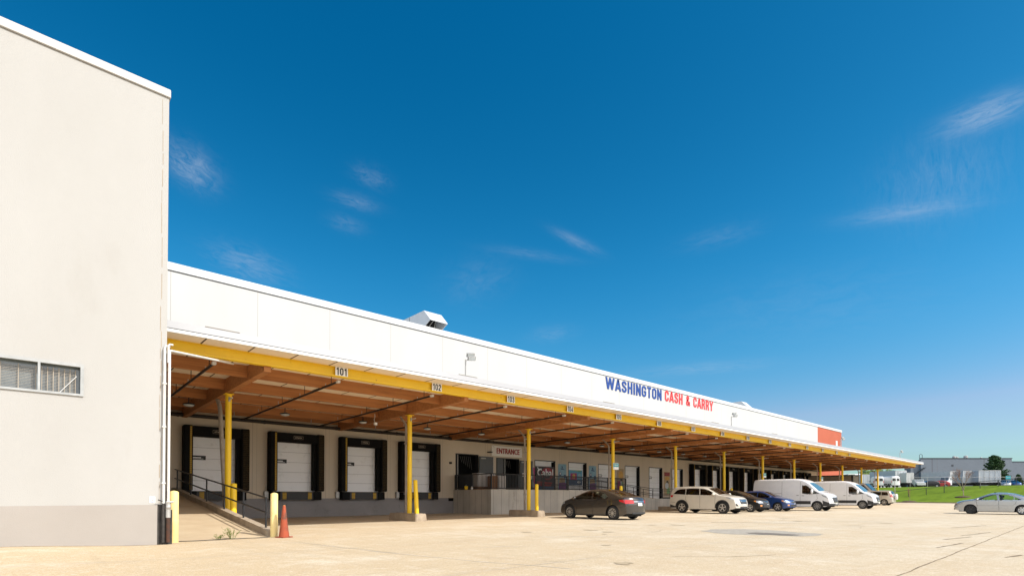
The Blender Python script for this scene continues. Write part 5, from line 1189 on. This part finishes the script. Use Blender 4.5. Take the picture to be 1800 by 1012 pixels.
# box truck backed into a dock
t = thing('box_truck', 'tan box truck backed to the dock beyond the second van', 'truck', (81.2, 24, 0))
MB().box(80.0, 82.4, 22.0, 27.4, 1.0, 3.75).build('cargo_box', 'trailer_tan', t, True, bevel=.03)
m = MB(); m.box(79.97, 82.43, 21.97, 22.12, 3.75, 3.88); m.box(79.97, 82.43, 27.28, 27.43, 3.75, 3.88); m.box(79.97, 80.1, 21.97, 27.43, 3.75, 3.88); m.box(82.3, 82.43, 22, 27.4, 3.75, 3.88); m.box(79.96, 80.06, 21.95, 22.15, .95, 3.74); m.build('edge_frame', 'trim_black', t, True)
MB().prism([(21.9, .5), (21.9, 2.75), (20.75, 2.75), (19.9, 1.75), (18.7, 1.45), (18.6, .5)], 80.15, 82.25, 'x').build('cab', 'p_white', t, True, bevel=.06)
MB().hexa([(80.3, 20.70, 2.68), (82.1, 20.70, 2.68), (82.1, 19.93, 1.80), (80.3, 19.93, 1.80), (80.3, 20.66, 2.72), (82.1, 20.66, 2.72), (82.1, 19.89, 1.84), (80.3, 19.89, 1.84)]).build('windscreen', 'glass_blue', t, True)
MB().prism([(21.5, 1.85), (21.5, 2.55), (20.85, 2.55), (20.25, 1.85)], 80.13, 80.15, 'x').build('side_window', 'trim_black', t, True)
for y in (19.6, 25.8):
    for x in (80.2, 81.95): MB().lathe([(.2, 0), (.42, .02), (.45, .06), (.45, .24), (.40, .28)], 20, 'x', (x, y, .45)).build('wheel', 'tire', t, True, smooth=True)
MB().box(80.6, 81.8, 19.2, 27, .55, .99).build('chassis', 'under', t, True)

# ================================================================ BACKGROUND
def W_(u, d): return fw * d + rt * ((u - 900) * d / 940)         # a place on the compass: bearing and distance
def bankz(p):
    t_ = (Vector((p.x, p.y)) - K0).dot(kn)
    return float(np.interp(t_, [q[0] for q in prof_bank], [q[1] for q in prof_bank]))
def fence(name, label, p, q, z, h, post_every, mt, rr):
    t = thing(name, label, 'fence', (p.x, p.y, z)); a, b = Vector((p.x, p.y, z)), Vector((q.x, q.y, z)); n = int((b - a).length / post_every)
    G_ = [a.lerp(b, k / n) for k in range(n + 1)]
    for g_ in G_: g_.z = bankz(g_)
    MB().tube([g_ + Vector((0, 0, h)) for g_ in G_], rr * .8, 6).build('top_rail', mt, t, True)
    for c in G_: MB().tube([c - Vector((0, 0, .6)), c + Vector((0, 0, h + .03))], rr, 6).build('post', mt, t, True)
    mm = MB()
    for c, e in zip(G_, G_[1:]): mm.add([c, e, e + Vector((0, 0, h)), c + Vector((0, 0, h))], [(0, 1, 2, 3)])
    mm.build('mesh', 'chain', t, True)
fence('chain_link_fence', 'low black chain-link fence halfway up the grass bank', W_(1440, 97), W_(1850, 96), 1.35, 1.2, 3.15, 'black_metal', .05)
fence('chain_link_fence', 'tall grey chain-link fence along the top of the grass bank', W_(1600, 116), W_(1850, 113), 3.05, 2.05, 3.3, 'galv', .035)
def oriented(u, d): p = W_(u, d); return p, YAW - R(90)          # local +y points away from the lot, local x to the right
def trailer(u, d, w, h, dep, mt, label, z=3.07, roof=False, rz=0):
    p, r = oriented(u, d); t = thing('trailer', label, 'trailer', (p.x, p.y, z), r + rz)
    MB().box(-w / 2, w / 2, 0, dep, 1.05, 1.05 + h).build('body', mt, t, bevel=.04)
    m = MB()
    for x in (-w / 2, w / 2 - .1): m.box(x, x + .1, -.05, 0, 1.05, 1.05 + h)
    m.box(-w / 2, w / 2, -.05, 0, 1.05 + h - .12, 1.05 + h); m.box(-w / 2, w / 2, -.05, 0, 1.05, 1.15); m.build('rear_frame', 'trailer_white', t)
    m = MB(); m.box(-.02, .02, -.03, 0, 1.15, .93 + h); m.box(-w * .25 - .02, -w * .25 + .02, -.05, 0, 1.15, .93 + h); m.box(w * .25 - .02, w * .25 + .02, -.05, 0, 1.15, .93 + h); m.build('door_bars', 'galv', t)
    m = MB(); m.box(-w * .42, w * .42, .2, dep - .3, .55, 1.04); m.build('chassis', 'under', t)
    for x in (-w / 2 + .15, w / 2 - .35): MB().lathe([(.3, 0), (.5, .02), (.5, .22), (.3, .25)], 16, 'x', (x, .9, .5)).build('wheel', 'tire', t, smooth=True)
    return t
trailer(1740, 120, 4.2, 2.75, 9, 'trailer_grey', 'white-framed trailer with pale blue doors left of the conifer', rz=R(-14))
trailer(1707, 123, 3.3, 2.75, 9, 'trailer_grey', 'grey trailer behind the bare tree', rz=R(-8))
trailer(1683, 126, 3.4, 2.8, 9, 'trailer_white', 'white graffitied trailer left of the bare tree')
trailer(1600, 122, 1.7, 2.3, 6, 'trailer_white', 'narrow white trailer under the canopy corner')
trailer(1584, 124, 2.6, 2.9, 9, 'trailer_grey', 'tall grey trailer left of the narrow white one')
trailer(1522, 126, 1.7, 2.05, 9, 'trailer_grey', 'grey trailer seen between the two farthest posts')
trailer(1497, 122, 1.7, 2.0, 7, 'trailer_white', 'white trailer seen left of the second farthest post')
for u, d, rz, lb, sw_ in ((1541, 122, R(-20), 'white van parked on the bank beside the farthest post', None), (1561, 121, R(90), 'white passenger van seen from behind above the champagne SUV', None)):
    p = W_(u, d); dup(van2, (p.x, p.y, 3.07), YAW + (0 if rz == R(90) else R(-25)), lb)
for u, d, rz, lb, col in ((1764, 119, 150, 'small silver car on the bank right of the trailers', 'p_silver'), (1780, 119, 158, 'blue car on the bank below the teal board', 'p_blue'), (1649, 121, 60, 'red car on the bank left of the white tractor', 'p_red'), (1632, 121, 80, 'dark car parked on the bank in front of the dark dock shelter', 'p_black')):
    p = W_(u, d); dup(sil if u > 1700 else blk, (p.x, p.y, 3.07), YAW + R(rz), lb, {M['p_silver']: M[col], M['p_black']: M[col]})
p, r = oriented(1661, 121); t = thing('tractor_unit', 'small white truck tractor parked on the bank', 'truck', (p.x, p.y, 3.07), r + R(20))
MB().prism([(-1.1, .4), (1.0, .4), (1.0, 2.4), (.2, 2.4), (-.2, 1.5), (-1.1, 1.3)], -.9, .9, 'y').build('cab', 'p_white', t, bevel=.06)
MB().prism([(.12, 2.25), (-.2, 1.55), (-.24, 1.56), (.08, 2.27)], -.8, .8, 'y').build('windscreen', 'pane', t)
MB().prism([(.3, 1.6), (.85, 1.6), (.85, 2.2), (.4, 2.2)], -.91, -.9, 'y').build('side_window', 'pane', t)
for x in (-.7, .7):
    for y in (-.9, .65): MB().lathe([(.2, 0), (.42, .02), (.42, .22), (.2, .25)], 16, 'y', (x, y, .42)).build('wheel', 'tire', t, smooth=True)
p, r = oriented(1610, 120); 
t = thing('tractor_unit', 'white pickup nose showing beside the dark dock shelter', 'truck', (W_(1615, 119).x, W_(1615, 119).y, 3.07), r + R(75))
MB().prism([(-1.3, .4), (1.2, .4), (1.2, 1.6), (.5, 1.75), (-.1, 1.75), (-.5, 1.15), (-1.3, 1.0)], -.85, .85, 'y').build('cab', 'p_white', t, bevel=.05)
MB().prism([(-.1, 1.70), (-.46, 1.2), (-.5, 1.22), (-.14, 1.73)], -.75, .75, 'y').build('windscreen', 'pane', t)
for x in (-.8, .8):
    for y in (-.88, .65): MB().lathe([(.2, 0), (.38, .02), (.38, .2), (.2, .22)], 16, 'y', (x, y, .38)).build('wheel', 'tire', t, smooth=True)

# large grey building
p, r = oriented(1619, 150); gb = thing('grey_building', 'big plain grey industrial building behind the grass bank', 'building', (p.x, p.y, 3.0), r)
GH = 8.6
MB().prism([(0, 0), (25.6, 0), (37, 25), (17, 25)], 0, GH, 'z').build('wall', 'bldg_grey', gb)
MB().prism([(25.61, .4), (60, .4), (70, 25), (37, 25)], 0, GH - .9, 'z').build('side_wing', 'bldg_grey', gb)
MB().box(-.1, 25.7, -.1, .25, GH, GH + .18).box(25.7, 60, .3, .6, GH - .9, GH - .75).build('coping', 'bldg_dark', gb)
MB().prism([(-2.4, .6), (-.01, .6), (-.01, 3), (-2.4, 3)], 0, GH - 1.2, 'z').build('stair_bay', 'bldg_grey', gb)
for x, z, w, h in ((8.9, GH - 1.9, .55, .45), (23.6, GH - 1.6, .5, .4)): MB().box(x - w / 2, x + w / 2, -.05, .02, z - h / 2, z + h / 2).build('wall_vent', 'bldg_dark', gb)
MB().box(.6, 3.2, -1.2, -.02, 1.2, 4.0).build('dock_shelter', 'dark', gb)
MB().box(.15, .4, -1.3, -.02, 0, 4.1).box(3.3, 3.55, -1.3, -.02, 0, 4.1).build('shelter_frame', 'trailer_white', gb)
m = MB()
for k in range(9): m.box(-2.9 + .42 * k, -2.5 + .42 * k, -.9, -.1, 3.5 + .30 * k, 3.62 + .30 * k)
m.beam((-3, -.5, 3.4), (.9, -.5, 6.1), .1, .12); m.build('stair', 'bldg_dark', gb)
MB().box(-3.5, .3, -2, 2, 2.9, 3.05).build('dock_roof', 'bldg_dark', gb)
MB().tube([(-.5, -.2, GH - .4), (-.5, -.2, GH + 1.0), (-.1, -.2, GH + 1.25), (.3, -.2, GH + 1.0), (.3, -.2, GH)], .06, 6).build('ladder_hoop', 'bldg_dark', gb)
for x, s in ((11.9, 1), (12.7, .8), (15.2, 1.15), (19.6, .6), (21.9, .6)): MB().lathe([(.28 * s, GH + .1), (.28 * s, GH + .35), (.45 * s, GH + .4), (.45 * s, GH + .75 * s), (.15, GH + .95 * s)], 12, 'z', (x, 3, 0)).build('roof_fan', 'galv', gb, smooth=True)
MB().box(30.5, 33.5, .3, .42, 2.4, 3.6).box(34.5, 37.0, .3, .42, 2.4, 3.6).build('window', 'pane', gb)
p, r = oriented(1772.5, 117); t = thing('sign_board', 'teal sign board on posts right of the conifer', 'sign', (p.x, p.y, 3.07), r)
MB().box(-.55, .55, -.04, .04, 1.6, 2.4).build('board', 'teal', t); MB().tube([(-.4, 0, 0), (-.4, 0, 1.6)], .05, 6).build('leg', 'galv', t); MB().tube([(.4, 0, 0), (.4, 0, 1.6)], .05, 6).build('leg', 'galv', t)
p, r = oriented(1470, 190); t = thing('far_building', 'pale far building with a long white roof beneath the canopy end', 'building', (p.x, p.y, 3), r)
MB().box(-10, 26, 0, 20, 0, 4.6).build('wall', 'bldg_white', t); MB().prism([(-1, 4.6), (21, 4.6), (10, 6.4)], -10.3, 26.3, 'x').build('roof', 'bldg_white', t)
m = MB()
for k in range(8): m.box(-8 + 4.2 * k, -6.2 + 4.2 * k, -.05, .02, 1.6, 3.2)
m.build('window', 'pane', t)

# trees
def leafy(m, c, rx, ry, rz, n, s, droop=0.0):
    for _ in range(n):
        while True:
            q = Vector((random.uniform(-1, 1), random.uniform(-1, 1), random.uniform(-1, 1)))
            if .15 < q.length < 1: break
        p = Vector(c) + Vector((q.x * rx, q.y * ry, q.z * rz)); a = Vector((random.gauss(0, 1), random.gauss(0, 1), random.gauss(0, 1) - droop)).normalized(); b = a.orthogonal().normalized()
        k = s * random.uniform(.6, 1.3); m.add([p - a * k, p + b * k * .5, p + a * k, p - b * k * .5], [(0, 1, 2, 3)])
def conifer(loc, h, w, label):
    t = thing('conifer_tree', label, 'tree', loc); MB().tube([(0, 0, -.3), (0, 0, h * .5), (.1, 0, h * .95)], .28, 8, .05).build('trunk', 'bark', t)
    m = MB(); lb = MB(); random.seed(11)
    for k in range(130):
        z = h * (.06 + .9 * (k / 130) ** .9); fr = z / h; R_ = w * (1 - fr) ** .62 * (.45 + .55 * min(1, fr / .28)) * random.uniform(.70, 1.12); a = k * 2.39996 + random.uniform(-.4, .4)
        tip = Vector((R_ * math.cos(a), R_ * math.sin(a), z + R_ * random.uniform(.15, .55)))
        lb.tube([(0, 0, z - R_ * .1), tip], .05, 4, .015)
        for j in range(6):
            q = j / 5; p = Vector((0, 0, z - R_ * .1)).lerp(tip, .35 + .65 * q); s = (.50 - .28 * q) * w * .28; leafy(m, p, s, s, s * .75, 22, .17)
    lb.build('branches', 'bark', t); m.build('crown', 'leaf_dark', t); return t
p = W_(1749.5, 136); conifer((p.x, p.y, 3.0), 8.5, 3.5, 'dark green conifer in front of the grey building')
p = W_(1790.5, 124); conifer((p.x, p.y, 3.0), 3.1, 1.0, 'small dark cone-shaped conifer at the right edge')
def broadleaf(loc, h, w, label):
    t = thing('leafy_tree', label, 'tree', loc); random.seed(5); tr = MB(); m = MB(); tr.tube([(0, 0, -.3), (.05, 0, h * .35), (0, .1, h * .8)], .2, 8, .06)
    for k in range(26):
        a = k * 2.4; rr = w * random.uniform(.25, 1) ; z = h * random.uniform(.42, .98); rr *= math.sqrt(max(.08, 1 - ((z / h - .62) / .42) ** 2)); c = Vector((rr * math.cos(a), rr * math.sin(a), z))
        tr.tube([(0, 0, h * .33), c * .6 + Vector((0, 0, h * .14)), c], .06, 5, .015); s = w * random.uniform(.20, .36); leafy(m, c, s, s, s * .7, 110, .15)
    tr.build('trunk', 'bark', t); m.build('crown', 'leaf_lime', t); return t
p = W_(1527, 140); broadleaf((p.x, p.y, 3.0), 5.4, 2.9, 'lime green leafy tree left of the farthest post')
p = W_(1552, 142); broadleaf((p.x, p.y, 3.0), 5.2, 2.6, 'lime green leafy tree right of the farthest post')
def bare(loc, h, spread, label, seed, mt='bark_pale', depth=5):
    t = thing('bare_tree', label, 'tree', loc); random.seed(seed); tr = MB(); tw = MB()
    def grow(p, d, l, r, k):
        q = p + d * l; (tr if k > 2 else tw).tube([p, (p + q) / 2 + Vector((random.uniform(-.03, .03) * l, random.uniform(-.03, .03) * l, 0)), q], r, 5, r * .68)
        if k == 0: return
        for _ in range(3 if k > 1 else 4):
            e = (d * 1.15 + Vector((random.gauss(0, spread), random.gauss(0, spread), random.gauss(.25, .25)))).normalized(); grow(p.lerp(q, random.uniform(.55, 1)), e, l * random.uniform(.62, .82), r * .6, k - 1)
    grow(Vector((0, 0, -.2)), Vector((0, 0, 1)), h * .34, .07 if depth > 4 else .03, depth)
    tr.build('trunk', mt, t); tw.build('twigs', 'twig', t); return t
p = W_(1693.5, 88); bare((p.x, p.y, bankz(p)), 5.4, .42, 'young bare tree with reddish twigs on the grass bank', 3)
p2 = W_(1599, 89); bare((p2.x, p2.y, bankz(p2)), 3.4, .16, 'thin bare sapling on the bank below the canopy corner', 9, depth=3)
for q, lb in ((p, 'brown mulch ring at the foot of the young bare tree'), (p2, 'brown mulch ring around the thin sapling')):
    o = MB().lathe([(1.15, -.06), (1.0, .05), (.6, .14), (.02, .18)], 18).build('mulch_ring', 'mulch', smooth=True); o.location = (q.x, q.y, bankz(q) - .02); tag(o, lb, 'mulch')
p, r = oriented(1573, 92); t = thing('sign_post', 'slim grey post standing on the grass by the kerb', 'post', (p.x, p.y, .3)); MB().tube([(0, 0, -.3), (0, 0, 3.4)], .045, 8).build('pole', 'galv', t); MB().lathe([(.055, 3.4), (.03, 3.46)], 8).build('cap', 'galv', t)
